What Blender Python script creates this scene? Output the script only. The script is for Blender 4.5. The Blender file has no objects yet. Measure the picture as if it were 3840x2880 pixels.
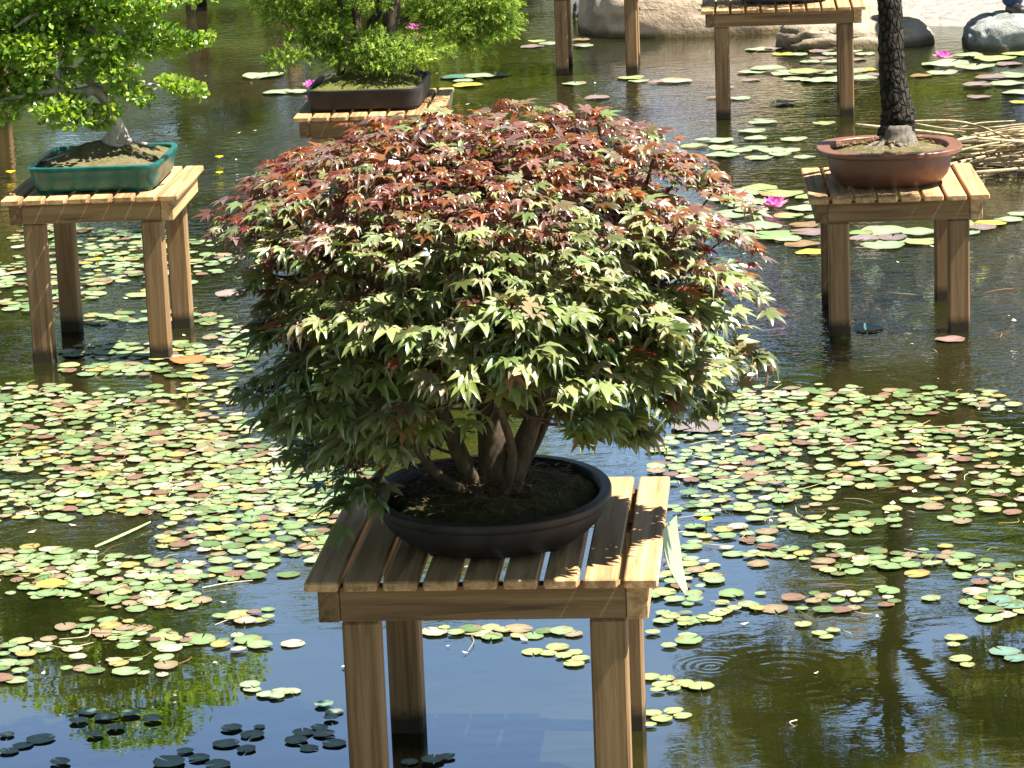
import bpy, math, random
import numpy as np
from mathutils import Vector, Matrix
random.seed(7)
rng = np.random.default_rng(7)
C = bpy.context.scene.collection

# ------------------------------------------------------------------ camera numbers
H, PITCH, ROLL, F = 2.5131, .2277, .0394, 11266.87
K = 3840/2212
cp, sp, cr, sr = math.cos(PITCH), math.sin(PITCH), math.cos(ROLL), math.sin(ROLL)
def ray(px, py):
    a, b = px*K-1920, 1440-py*K
    X = a*cr+b*sr; Y = -a*sr+b*cr
    return np.array([X/F, cp+Y/F*sp, -sp+Y/F*cp])
def G(px, py, z=0.):           # point at height z
    d = ray(px, py); return d*((z-H)/d[2])+np.array([0, 0, H])
def Q(px, py, y):              # point at depth y
    d = ray(px, py); return d*(y/d[1])+np.array([0, 0, H])
def proj(P):                   # world -> picture coordinates (2212 wide)
    P = np.asarray(P, float); x = P[..., 0]; y = P[..., 1]; z = P[..., 2]-H
    d = y*cp-z*sp; u = y*sp+z*cp
    X = F*x/d; Y = F*u/d
    return (1920+X*cr-Y*sr)/K, (1440-(X*sr+Y*cr))/K

# ------------------------------------------------------------------ helpers
def tag(o, label=None, cat=None, group=None, kind=None):
    if label: o['label'] = label
    if cat: o['category'] = cat
    if group: o['group'] = group
    if kind: o['kind'] = kind
    return o
def empty(name, loc=(0, 0, 0), rz=0, **k):
    o = bpy.data.objects.new(name, None); C.objects.link(o)
    o.location = tuple(loc); o.rotation_euler = (0, 0, rz); o.empty_display_size = .1
    return tag(o, **k)
def mesh(name, V, Fs, mat, parent=None, col=None, tr=None, smooth=False, loc=(0, 0, 0), rz=0):
    me = bpy.data.meshes.new(name)
    V = np.asarray(V, np.float32)
    if isinstance(Fs, np.ndarray):
        k = Fs.shape[1]; M = len(Fs)
        me.vertices.add(len(V)); me.vertices.foreach_set('co', V.ravel())
        me.loops.add(M*k); me.loops.foreach_set('vertex_index', Fs.astype(np.int32).ravel())
        me.polygons.add(M); me.polygons.foreach_set('loop_start', np.arange(0, M*k, k, dtype=np.int32))
        me.polygons.foreach_set('loop_total', np.full(M, k, np.int32))
        me.update(calc_edges=True)
    else:
        me.from_pydata([tuple(v) for v in V], [], [tuple(f) for f in Fs]); me.update()
    for nm, c in (('Col', col), ('Tr', tr)):
        if c is not None:
            a = me.color_attributes.new(nm, 'FLOAT_COLOR', 'POINT')
            c = np.asarray(c, np.float32); c4 = np.ones((len(V), 4), np.float32); c4[:, :3] = c
            a.data.foreach_set('color', c4.ravel())
    if smooth: me.polygons.foreach_set('use_smooth', np.ones(len(me.polygons), bool))
    me.materials.append(mat); me.validate()
    o = bpy.data.objects.new(name, me); C.objects.link(o); o.location = tuple(loc); o.rotation_euler = (0, 0, rz)
    if parent: o.parent = parent
    return o
def dup(o, parent=None):
    c = o.copy(); C.objects.link(c); c.parent = parent
    return c
def nrm(a):
    return a/np.maximum(np.linalg.norm(a, axis=-1, keepdims=True), 1e-9)
def frames(f, n):               # forward f (y axis), normal n (z axis) -> rotation matrices
    f = nrm(f); x = nrm(np.cross(f, n)); z = np.cross(x, f)
    return np.stack([x, f, z], -1)
def scatter(tv, tf, P, R, S, col=None, tr=None, vmul=None):
    tv = np.asarray(tv); tf = np.asarray(tf); n = len(tv)
    S = np.asarray(S)
    if S.ndim == 1: S = S[:, None].repeat(3, 1)
    V = np.einsum('kij,knj->kni', R, tv[None]*S[:, None, :])+P[:, None, :]
    Fc = tf[None]+(np.arange(len(P))*n)[:, None, None]
    out = [V.reshape(-1, 3), Fc.reshape(-1, tf.shape[1])]
    for c in (col, tr):
        if c is None: out.append(None)
        else:
            cc = np.repeat(c, n, 0)
            if vmul is not None: cc = cc*np.tile(vmul, len(P))[:, None]
            out.append(cc)
    return out
class MB:
    def __init__(s): s.V = []; s.F = []; s.n = 0
    def add(s, V, Fs):
        s.V.append(np.asarray(V, float)); s.F += [tuple(i+s.n for i in f) for f in Fs]; s.n += len(V)
    def box(s, x0, x1, y0, y1, z0, z1, b=0.0):
        if b <= 0:
            V = [(x, y, z) for z in (z0, z1) for y in (y0, y1) for x in (x0, x1)]
            s.add(V, [(0, 2, 3, 1), (4, 5, 7, 6), (0, 1, 5, 4), (2, 6, 7, 3), (0, 4, 6, 2), (1, 3, 7, 5)]); return
        # bevelled box
        V = []; idx = {}
        for i, (X, sx) in enumerate(((x0, 1), (x1, -1))):
            for j, (Y, sy) in enumerate(((y0, 1), (y1, -1))):
                for k, (Z, sz) in enumerate(((z0, 1), (z1, -1))):
                    for a in range(3):
                        d = [sx*b, sy*b, sz*b]; d[a] = 0
                        idx[i, j, k, a] = len(V); V.append((X+d[0], Y+d[1], Z+d[2]))
        Fc = []
        for i in (0, 1):
            Fc.append([idx[i, 0, 0, 0], idx[i, 1, 0, 0], idx[i, 1, 1, 0], idx[i, 0, 1, 0]][::(-1 if i == 0 else 1)])
            Fc.append([idx[0, i, 0, 1], idx[1, i, 0, 1], idx[1, i, 1, 1], idx[0, i, 1, 1]][::(1 if i == 0 else -1)])
            Fc.append([idx[0, 0, i, 2], idx[1, 0, i, 2], idx[1, 1, i, 2], idx[0, 1, i, 2]][::(-1 if i == 0 else 1)])
        for j in (0, 1):
            for k in (0, 1):
                Fc.append([idx[0, j, k, 1], idx[1, j, k, 1], idx[1, j, k, 2], idx[0, j, k, 2]])
                Fc.append([idx[j, 0, k, 0], idx[j, 1, k, 0], idx[j, 1, k, 2], idx[j, 0, k, 2]])
                Fc.append([idx[j, k, 0, 0], idx[j, k, 1, 0], idx[j, k, 1, 1], idx[j, k, 0, 1]])
        for i in (0, 1):
            for j in (0, 1):
                for k in (0, 1): Fc.append([idx[i, j, k, 0], idx[i, j, k, 1], idx[i, j, k, 2]])
        s.add(V, Fc)
    def tube(s, pts, rad, n=8, noise=0., cap=True, sub=4):
        pts = np.asarray(pts, float); rad = np.asarray(rad, float)
        if sub > 1 and len(pts) > 2:                       # catmull-rom
            P = np.vstack([2*pts[0]-pts[1], pts, 2*pts[-1]-pts[-2]]); out = []; rr = []
            for i in range(len(pts)-1):
                p0, p1, p2, p3 = P[i:i+4]
                for t in np.arange(sub)/sub:
                    out.append(.5*((2*p1)+(-p0+p2)*t+(2*p0-5*p1+4*p2-p3)*t*t+(-p0+3*p1-3*p2+p3)*t**3)); rr.append(rad[i]*(1-t)+rad[i+1]*t)
            out.append(pts[-1]); rr.append(rad[-1]); pts = np.array(out); rad = np.array(rr)
        T = nrm(np.gradient(pts, axis=0)); up = np.array([0, 0, 1.]) if abs(T[0][2]) < .9 else np.array([1., 0, 0])
        A = nrm(np.cross(T[0], up)); V = []
        ph = np.arange(n)*2*math.pi/n
        for i, (p, r) in enumerate(zip(pts, rad)):
            A = nrm(A-T[i]*np.dot(A, T[i])); B = np.cross(T[i], A)
            rj = r*(1+noise*(rng.random(n)-.5)) if noise else r*np.ones(n)
            V.append(p+(A[None]*np.cos(ph)[:, None]+B[None]*np.sin(ph)[:, None])*rj[:, None])
        m = len(pts); Fc = []
        for i in range(m-1):
            for j in range(n):
                a = i*n+j; b = i*n+(j+1) % n
                Fc.append((a, b, b+n, a+n))
        if cap: Fc += [tuple(range(n))[::-1], tuple((m-1)*n+j for j in range(n))]
        s.add(np.vstack(V), Fc)
    def loft(s, rings, a, b, ex=2., n=48, capb=True, capt=False, cx=0, cy=0):
        # rings: (inset, z); outline = superellipse
        V = []
        ph = (np.arange(n)+.5)*2*math.pi/n
        c, si = np.cos(ph), np.sin(ph)
        for ins, z in rings:
            A, B = a-ins, b-ins
            V.append(np.stack([cx+A*np.sign(c)*abs(c)**(2/ex), cy+B*np.sign(si)*abs(si)**(2/ex), np.full(n, z)], -1))
        Fc = []
        for i in range(len(rings)-1):
            for j in range(n):
                p = i*n+j; q = i*n+(j+1) % n; Fc.append((p, q, q+n, p+n))
        if capb: Fc.append(tuple(range(n))[::-1])
        if capt: Fc.append(tuple((len(rings)-1)*n+j for j in range(n)))
        s.add(np.vstack(V), Fc)
    def build(s, name, mat, parent=None, **k): return mesh(name, np.vstack(s.V), s.F, mat, parent, **k)
_tab = np.random.default_rng(3).random((64, 64, 64))
def vnoise(P, sc):
    p = np.asarray(P)*sc+100.; i = np.floor(p).astype(int); f = p-i; f = f*f*(3-2*f); r = 0
    for dx in (0, 1):
        for dy in (0, 1):
            for dz in (0, 1):
                w = (f[..., 0] if dx else 1-f[..., 0])*(f[..., 1] if dy else 1-f[..., 1])*(f[..., 2] if dz else 1-f[..., 2])
                r = r+w*_tab[(i[..., 0]+dx) % 64, (i[..., 1]+dy) % 64, (i[..., 2]+dz) % 64]
    return r
def fbm(P, sc, o=4):
    r = 0; a = .5
    for k in range(o): r = r+a*(vnoise(P, sc*2**k)-.5); a *= .5
    return r

# ------------------------------------------------------------------ materials
class Mat:
    def __init__(s, name, base=(.5, .5, .5), rough=.6, spec=.5, ior=None):
        s.m = bpy.data.materials.new(name); s.m.use_nodes = True; s.nt = s.m.node_tree
        s.b = s.nt.nodes['Principled BSDF']; s.set('Base Color', base); s.set('Roughness', rough); s.set('Specular IOR Level', spec)
        if ior: s.set('IOR', ior)
    def set(s, k, v):
        s.b.inputs[k].default_value = (*v, 1) if isinstance(v, tuple) and len(v) == 3 else v
    def n(s, t, **k):
        nd = s.nt.nodes.new(t)
        for a, v in k.items():
            if a in nd.inputs: nd.inputs[a].default_value = v
            else: setattr(nd, a, v)
        return nd
    def l(s, a, b): s.nt.links.new(a, b)
    def coord(s, kind='Object', scale=(1, 1, 1), rnd=False):
        tc = s.n('ShaderNodeTexCoord'); mp = s.n('ShaderNodeMapping'); mp.inputs['Scale'].default_value = scale
        s.l(tc.outputs[kind], mp.inputs['Vector'])
        if rnd:
            oi = s.n('ShaderNodeObjectInfo'); cb = s.n('ShaderNodeCombineXYZ')
            mm = s.n('ShaderNodeMath', operation='MULTIPLY'); mm.inputs[1].default_value = 37.
            s.l(oi.outputs['Random'], mm.inputs[0])
            for i in range(3): s.l(mm.outputs[0], cb.inputs[i])
            s.l(cb.outputs[0], mp.inputs['Location'])
        return mp.outputs[0]
    def noise(s, vec, scale, detail=4, rough=.6, dist=0):
        nz = s.n('ShaderNodeTexNoise'); nz.inputs['Scale'].default_value = scale; nz.inputs['Detail'].default_value = detail
        nz.inputs['Roughness'].default_value = rough; nz.inputs['Distortion'].default_value = dist
        if vec is not None: s.l(vec, nz.inputs['Vector'])
        return nz.outputs['Fac']
    def ramp(s, fac, stops):
        r = s.n('ShaderNodeValToRGB'); e = r.color_ramp.elements
        while len(e) < len(stops): e.new(.5)
        for el, (p, c) in zip(e, stops): el.position = p; el.color = (*c, 1) if len(c) == 3 else c
        s.l(fac, r.inputs[0]); return r.outputs[0]
    def mixc(s, fac, a, b, mode='MIX'):
        m = s.n('ShaderNodeMix', data_type='RGBA', blend_type=mode)
        for sock, v in ((m.inputs[0], fac), (m.inputs[6], a), (m.inputs[7], b)):
            if isinstance(v, (int, float)): sock.default_value = v
            elif isinstance(v, tuple): sock.default_value = (*v, 1)
            else: s.l(v, sock)
        return m.outputs[2]
    def math(s, op, a, b=None, clamp=False):
        m = s.n('ShaderNodeMath', operation=op, use_clamp=clamp)
        for i, v in enumerate((a, b)):
            if v is None: continue
            if isinstance(v, (int, float)): m.inputs[i].default_value = v
            else: s.l(v, m.inputs[i])
        return m.outputs[0]
    def bump(s, h, strength=.3, dist=.01):
        b = s.n('ShaderNodeBump'); b.inputs['Strength'].default_value = strength; b.inputs['Distance'].default_value = dist
        s.l(h, b.inputs['Height']); s.l(b.outputs[0], s.b.inputs['Normal']); return b
    def base(s, c): s.l(c, s.b.inputs['Base Color'])

def wood(name, axis, dark=1.):
    m = Mat(name, rough=.75, spec=.2)
    sc = [42, 42, 42]; sc[axis] = 1.6
    v = m.coord(scale=tuple(sc), rnd=True)
    n1 = m.noise(v, 1.0, 5, .65, .6)
    sc2 = [9, 9, 9]; sc2[axis] = .7
    n2 = m.noise(m.coord(scale=tuple(sc2), rnd=True), 1., 3, .5)
    c = m.ramp(n1, [(.30, (.11*dark, .055*dark, .022*dark)), (.5, (.31*dark, .175*dark, .075*dark)), (.74, (.46*dark, .30*dark, .15*dark))])
    c = m.mixc(m.math('MULTIPLY', n2, .2), c, (.28*dark, .21*dark, .14*dark))
    oi = m.n('ShaderNodeObjectInfo')
    vr = m.math('ADD', m.math('MULTIPLY', oi.outputs['Random'], .3), .82)
    hs = m.n('ShaderNodeHueSaturation'); m.l(c, hs.inputs['Color']); m.l(vr, hs.inputs['Value']); c = hs.outputs[0]
    # wet, algae stained band just above the water line
    g = m.n('ShaderNodeNewGeometry'); sx = m.n('ShaderNodeSeparateXYZ'); m.l(g.outputs['Position'], sx.inputs[0])
    wl = m.math('ADD', sx.outputs['Z'], m.math('MULTIPLY', m.noise(g.outputs['Position'], 60, 3), -.03))
    mr = m.n('ShaderNodeMapRange'); mr.inputs[1].default_value = .022; mr.inputs[2].default_value = .055; mr.inputs[3].default_value = 1; mr.inputs[4].default_value = 0
    m.l(wl, mr.inputs[0])
    c = m.mixc(mr.outputs[0], c, (.035, .026, .014))
    m.base(c); m.bump(n1, .35, .002)
    return m.m
W_X, W_Y, W_Z = wood('weathered_wood_across', 0, .62), wood('weathered_wood_along', 1, 1.3), wood('weathered_wood_upright', 2, .68)  # rails and legs darkened for shade, slats brightened for sun, within the wood colour
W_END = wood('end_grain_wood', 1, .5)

def leafmat(name, rough=.42, spec=.5, trans=.35, vein=False):
    m = Mat(name, rough=rough, spec=spec)
    a = m.n('ShaderNodeAttribute', attribute_name='Col'); t = m.n('ShaderNodeAttribute', attribute_name='Tr')
    nz = m.noise(m.coord('Object'), 60, 2)
    c = m.mixc(m.math('MULTIPLY', nz, .3), a.outputs['Color'], (.02, .02, .005)); m.base(c)
    tl = m.n('ShaderNodeBsdfTranslucent'); m.l(t.outputs['Color'], tl.inputs['Color'])
    mx = m.n('ShaderNodeMixShader'); mx.inputs[0].default_value = trans
    m.l(m.b.outputs[0], mx.inputs[1]); m.l(tl.outputs[0], mx.inputs[2])
    m.l(mx.outputs[0], m.nt.nodes['Material Output'].inputs['Surface'])
    return m.m
MAPLE = leafmat('maple_leaf', .30, 1., .25)
SMALL = leafmat('small_glossy_leaf', .35, .6, .35)
NEEDLE = leafmat('spruce_needles', .55, .3, .35)
TREE = leafmat('tree_leaves', .5, .4, .35)
def colmat(name, rough=.5, spec=.4, bumps=0, bscale=40, trans=0):
    m = Mat(name, rough=rough, spec=spec)
    a = m.n('ShaderNodeAttribute', attribute_name='Col'); nz = m.noise(m.coord('Object'), bscale, 4)
    m.base(m.mixc(m.math('MULTIPLY', nz, .35), a.outputs['Color'], (.03, .03, .012)))
    if bumps: m.bump(nz, bumps, .004)
    return m.m
PAD = colmat('floating_leaf', .38, .45, .35, 30)

def barkmat(name, c0, c1, c2, sc=30, st=.6, plates=False):
    m = Mat(name, rough=.85, spec=.2)
    v = m.coord('Object', (1, 1, .35)); n1 = m.noise(v, sc, 6, .7)
    n2 = m.noise(m.coord('Object'), sc*.22, 3)
    h = n1
    if plates:
        vo = m.n('ShaderNodeTexVoronoi', feature='DISTANCE_TO_EDGE'); vo.inputs['Scale'].default_value = sc*.85
        va = m.n('ShaderNodeVectorMath', operation='MULTIPLY_ADD'); m.l(m.nt.nodes.new('ShaderNodeTexNoise').outputs['Color'], va.inputs[0]); va.inputs[1].default_value = (.03, .03, .03); m.l(m.coord('Object', (1, 1, .5)), va.inputs[2]); m.l(va.outputs[0], vo.inputs['Vector'])
        e = m.math('MULTIPLY', vo.outputs['Distance'], 5., True)
        h = m.math('MULTIPLY', e, m.math('ADD', n1, .4))
    m.base(m.mixc(m.math('MULTIPLY', n2, .6), m.ramp(h, [(.15 if plates else .35, c0), (.5, c1), (.8, c2)]), c1)); m.bump(h, st, .006 if plates else .003)
    return m.m
BARK_MAPLE = barkmat('maple_bark', (.02, .014, .009), (.075, .052, .033), (.17, .13, .09), 50)
BARK_GREY = barkmat('pale_bark', (.14, .11, .085), (.36, .31, .27), (.58, .53, .48), 45)
BARK_ROOT = barkmat('greyish_root_bark', (.03, .025, .02), (.13, .11, .09), (.30, .27, .23), 60)
BARK_PINE = barkmat('plated_pine_bark', (.004, .003, .002), (.013, .010, .007), (.055, .045, .033), 60, 1., True)
BARK_DARK = barkmat('dark_bark', (.02, .015, .01), (.06, .045, .03), (.14, .11, .08), 30)
BARK_TREE = barkmat('tree_bark', (.05, .04, .03), (.11, .085, .06), (.2, .17, .13), 6)

def potmat(name, c, rough, c2=None, bump=.1, spec=.5, coat=0):
    m = Mat(name, c, rough, spec); n1 = m.noise(m.coord('Object'), 14, 5, .65); n2 = m.noise(m.coord('Object'), 120, 3)
    c2 = c2 or tuple(x*.6 for x in c)
    m.base(m.ramp(n1, [(.3, c2), (.62, c)]))
    rr = m.math('ADD', m.math('MULTIPLY', n1, .25), rough-.1); m.l(rr, m.b.inputs['Roughness'])
    if coat: m.set('Coat Weight', coat); m.set('Coat Roughness', .15)
    m.bump(n2, bump, .001); return m.m
POT_DARK = potmat('dark_unglazed_clay', (.026, .021, .019), .5, (.014, .011, .010), spec=.28)
POT_TEAL = potmat('teal_glaze', (.007, .105, .083), .3, (.003, .05, .042), .05, .4, .1)
POT_BROWN = potmat('reddish_brown_clay', (.155, .066, .035), .42, (.10, .040, .022), .08)
POT_GREY = potmat('grey_clay', (.10, .085, .08), .6)

def soilmat(name, moss, dirt, bal=.5):
    m = Mat(name, rough=.95, spec=.1); n1 = m.noise(m.coord('Object'), 16, 5, .7); n2 = m.noise(m.coord('Object'), 110, 5, .75)
    c = m.ramp(n1, [(bal-.07, dirt), (bal+.07, moss)])
    c = m.mixc(m.ramp(n2, [(.35, (0, 0, 0)), (.75, (1, 1, 1))]), m.mixc(.5, c, (.02, .015, .008)), m.mixc(.25, c, (.30, .25, .12)))
    m.base(c); m.bump(m.math('ADD', n2, n1), .9, .012); return m.m
SOIL_MOSS = soilmat('mossy_soil', (.13, .15, .025), (.12, .085, .05), .42)
SOIL_DARK = soilmat('dark_mossy_soil', (.07, .11, .015), (.055, .038, .022), .5)
SOIL_DRY = soilmat('dry_brown_soil', (.11, .12, .03), (.22, .17, .10), .53)

def rockmat(name, c0, c1, c2, sc=2.2, bs=.5):
    m = Mat(name, rough=.9, spec=.2); v = m.coord('Object'); n1 = m.noise(v, sc, 6, .65, .4); n2 = m.noise(v, sc*9, 5, .7)
    c = m.ramp(n1, [(.3, c0), (.5, c1), (.7, c2)])
    c = m.mixc(m.math('MULTIPLY', n2, .5), c, c0)
    g = m.n('ShaderNodeNewGeometry'); sx = m.n('ShaderNodeSeparateXYZ'); m.l(g.outputs['Position'], sx.inputs[0])
    wl = m.math('ADD', sx.outputs['Z'], m.math('MULTIPLY', n1, -.07))
    mr = m.n('ShaderNodeMapRange'); mr.inputs[1].default_value = -.01; mr.inputs[2].default_value = .03; mr.inputs[3].default_value = .85; mr.inputs[4].default_value = 0
    m.l(wl, mr.inputs[0]); c = m.mixc(mr.outputs[0], c, (.10, .075, .03))
    m.base(c); m.bump(m.math('ADD', n1, n2), bs, .05); return m.m
ROCK_TAN = rockmat('tan_sandstone', (.25, .18, .12), (.45, .35, .25), (.58, .48, .37), 2.)
ROCK_BROWN = rockmat('brown_boulder_stone', (.17, .13, .09), (.34, .27, .19), (.50, .42, .31), 3.)
ROCK_GREY = rockmat('grey_granite', (.20, .21, .19), (.36, .38, .35), (.52, .53, .50), 5., .8)
ROCK_DARK = rockmat('dark_blue_grey_stone', (.04, .045, .05), (.09, .10, .11), (.16, .17, .17), 4.)

# ------------------------------------------------------------------ sky, sun, camera
w = bpy.data.worlds.new('World'); bpy.context.scene.world = w; w.use_nodes = True
nt = w.node_tree; bg = nt.nodes['Background']; sky = nt.nodes.new('ShaderNodeTexSky'); sky.sky_type = 'NISHITA'; sky.sun_disc = False
S = Vector((.49, -.082, .865)).normalized()
sky.sun_elevation = math.asin(S.z); sky.sun_rotation = math.atan2(S.x, S.y); sky.air_density = 1.0; sky.dust_density = .1; sky.ozone_density = 2.
tc = nt.nodes.new('ShaderNodeTexCoord'); mp = nt.nodes.new('ShaderNodeMapping'); mp.inputs['Scale'].default_value = (1.2, 1.2, 5)
nz = nt.nodes.new('ShaderNodeTexNoise'); nz.inputs['Scale'].default_value = 2.4; nz.inputs['Detail'].default_value = 6; nz.inputs['Roughness'].default_value = .55
rp = nt.nodes.new('ShaderNodeValToRGB'); rp.color_ramp.elements[0].position = .46; rp.color_ramp.elements[1].position = .8; rp.color_ramp.elements[1].color = (.25, .25, .25, 1)
mx = nt.nodes.new('ShaderNodeMix'); mx.data_type = 'RGBA'; mx.inputs[7].default_value = (5.5, 5.8, 6.2, 1)
L = nt.links.new
L(tc.outputs['Generated'], mp.inputs[0]); L(mp.outputs[0], nz.inputs['Vector']); L(nz.outputs['Fac'], rp.inputs[0]); L(rp.outputs[0], mx.inputs[0])
L(sky.outputs[0], mx.inputs[6]); se = nt.nodes.new('ShaderNodeSeparateXYZ'); L(tc.outputs['Generated'], se.inputs[0])
gr_ = nt.nodes.new('ShaderNodeValToRGB'); e_ = gr_.color_ramp.elements
for _ in range(2): e_.new(.5)
for el, (p_, v_) in zip(e_, ((.0, .95), (.33, .95), (.52, .28), (1., .2))): el.position = p_; el.color = (v_, v_, v_, 1)
L(se.outputs['Z'], gr_.inputs[0])
ml = nt.nodes.new('ShaderNodeMix'); ml.data_type = 'RGBA'; ml.blend_type = 'MULTIPLY'; ml.inputs[0].default_value = 1
L(mx.outputs[2], ml.inputs[6]); L(gr_.outputs[0], ml.inputs[7]); L(ml.outputs[2], bg.inputs['Color']); bg.inputs['Strength'].default_value = .10
sd = bpy.data.lights.new('sun', 'SUN'); sd.energy = 5.0; sd.angle = math.radians(.53); sd.color = (1, .955, .87)
so = bpy.data.objects.new('sun', sd); C.objects.link(so); so.rotation_euler = S.to_track_quat('Z', 'Y').to_euler(); so.location = (6, -2, 14)
cam = bpy.data.cameras.new('camera'); co = bpy.data.objects.new('camera', cam); C.objects.link(co)
cam.sensor_width = 36; cam.lens = 36*F/3840; cam.clip_end = 800; cam.clip_start = .1
R_, U_, F_ = Vector((1, 0, 0)), Vector((0, sp, cp)), Vector((0, cp, -sp))
rt = cr*R_-sr*U_; up = sr*R_+cr*U_; bk = -F_
co.matrix_world = Matrix(((rt.x, up.x, bk.x, 0), (rt.y, up.y, bk.y, 0), (rt.z, up.z, bk.z, H), (0, 0, 0, 1)))
sc = bpy.context.scene; sc.camera = co
sc.view_settings.view_transform = 'Standard'; sc.view_settings.look = 'None'; sc.view_settings.exposure = 1.9; sc.view_settings.gamma = 1
sc.render.resolution_x = 1024; sc.render.resolution_y = 768

# ------------------------------------------------------------------ water and ground
def water():
    m = Mat('pond_water', (.034, .036, .011), .01, .5, 2.5)
    g = m.n('ShaderNodeNewGeometry'); pos = g.outputs['Position']
    mp = m.n('ShaderNodeMapping'); mp.inputs['Scale'].default_value = (1, 1.7, 1); m.l(pos, mp.inputs[0])
    a = m.noise(mp.outputs[0], 2.2, 2, .5); b = m.noise(mp.outputs[0], 9., 3, .55, .5); c = m.noise(mp.outputs[0], 34., 2, .5)
    # wind patches: where the surface is ruffled
    patch = m.ramp(m.noise(pos, .42, 2), [(.42, (.08,)*3), (.62, (1,)*3)])
    sx = m.n('ShaderNodeSeparateXYZ'); m.l(pos, sx.inputs[0])
    mr = m.n('ShaderNodeMapRange'); mr.inputs[1].default_value = 7.6; mr.inputs[2].default_value = 10.5; mr.inputs[3].default_value = .06; mr.inputs[4].default_value = 1.; m.l(sx.outputs['Y'], mr.inputs[0])
    # ruffled patch beside the brown pot's table
    def blob(cx, cy, rx, ry):
        s1 = m.math('POWER', m.math('DIVIDE', m.math('SUBTRACT', sx.outputs['X'], cx), rx), 2.)
        s2 = m.math('POWER', m.math('DIVIDE', m.math('SUBTRACT', sx.outputs['Y'], cy), ry), 2.)
        return m.math('SUBTRACT', 1., m.math('ADD', s1, s2), True)
    extra = m.math('ADD', blob(1.75, 12.0, 1.0, 1.9), m.math('MULTIPLY', blob(.75, 16.2, .45, 2.6), .5))
    w1 = m.math('MULTIPLY', m.math('MULTIPLY', b, m.math('ADD', m.math('ADD', m.math('MULTIPLY', patch, .7), .18), m.math('MULTIPLY', extra, 1.0))), mr.outputs[0])
    w2 = m.math('MULTIPLY', m.math('MULTIPLY', c, m.math('ADD', m.math('MULTIPLY', patch, .16), m.math('MULTIPLY', extra, .4))), mr.outputs[0])
    h = m.math('ADD', m.math('MULTIPLY', a, .08), m.math('MULTIPLY', m.math('ADD', w1, w2), .5))
    for (px, py, k, R0) in ((1535, 1440, 260., .13), (1690, 1450, 120., .26)):   # rings left by insects
        cpt = G(px, py)
        vm = m.n('ShaderNodeVectorMath', operation='DISTANCE'); m.l(pos, vm.inputs[0]); vm.inputs[1].default_value = tuple(cpt)
        d = vm.outputs['Value']; s = m.math('SINE', m.math('MULTIPLY', d, k))
        fall = m.math('SUBTRACT', 1., m.math('DIVIDE', d, R0), True)
        h = m.math('ADD', h, m.math('MULTIPLY', m.math('MULTIPLY', s, fall), .009))
    bm = m.bump(h, 1., .016)
    murk = m.noise(pos, 1.1, 4, .6)
    m.base(m.ramp(murk, [(.35, (.005, .007, .0016)), (.65, (.014, .014, .003))]))
    return m.m
n = 2
mesh('pond_water', [(-60, -30, 0), (60, -30, 0), (60, 60, 0), (-60, 60, 0)], [(0, 1, 2, 3)], water(), loc=(0, 0, 0))['kind'] = 'structure'
def shore(x):
    return np.interp(x, [-30, -9, -4, -2, .0, .8, 2., 3, 4.4, 8], [20, 28, 31, 31, 28, 24.2, 23.6, 21.9, 21.2, 18])
gx = np.concatenate([np.linspace(-300, -16, 16), np.linspace(-14, 14, 90), np.linspace(16, 300, 16)])
gy = np.concatenate([np.linspace(-200, -4, 12), np.linspace(-3, 16, 24), np.linspace(16.3, 36, 100), np.linspace(38, 400, 20)])
X, Y = np.meshgrid(gx, gy); P = np.stack([X, Y, 0*X], -1)
s_far = Y-shore(X); s_near = 2.6-Y; s_side = np.maximum(abs(X)-9.5, -50)
s = np.maximum(np.maximum(s_far, s_near), s_side)
Z = np.clip(s*.5, -.6, 1.)*.38+np.clip(s, 0, 60)*.012+fbm(P, .9, 4)*.09*np.clip(s+1, 0, 1)
Z = np.where(s_near > -1, np.maximum(Z, np.clip(s_near*.5, -.6, .9)), Z)
nx, ny = len(gx), len(gy)
Fg = [(j*nx+i, j*nx+i+1, (j+1)*nx+i+1, (j+1)*nx+i) for j in range(ny-1) for i in range(nx-1)]
m = Mat('bank_gravel_and_grass', rough=.95, spec=.15); g = m.n('ShaderNodeNewGeometry')
n1 = m.noise(g.outputs['Position'], .5, 5, .6); n2 = m.noise(g.outputs['Position'], 14, 5, .7)
sx = m.n('ShaderNodeSeparateXYZ'); m.l(g.outputs['Position'], sx.inputs[0])
mr = m.n('ShaderNodeMapRange'); mr.inputs[1].default_value = 25.5; mr.inputs[2].default_value = 28.5; m.l(sx.outputs['Y'], mr.inputs[0])
gr = m.ramp(n2, [(.3, (.035, .06, .012)), (.7, (.10, .14, .03))]); gv = m.ramp(n2, [(.3, (.15, .14, .12)), (.7, (.32, .30, .27))])
md = m.n('ShaderNodeMapRange'); md.inputs[1].default_value = 18; md.inputs[2].default_value = 19; m.l(sx.outputs['Y'], md.inputs[0])
mk = m.math('SUBTRACT', md.outputs[0], mr.outputs[0], True)
m.base(m.mixc(mk, gr, gv)); m.bump(n2, .6, .04)
mesh('ground', np.stack([X, Y, Z], -1).reshape(-1, 3), Fg, m.m, smooth=True)['kind'] = 'structure'

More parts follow.
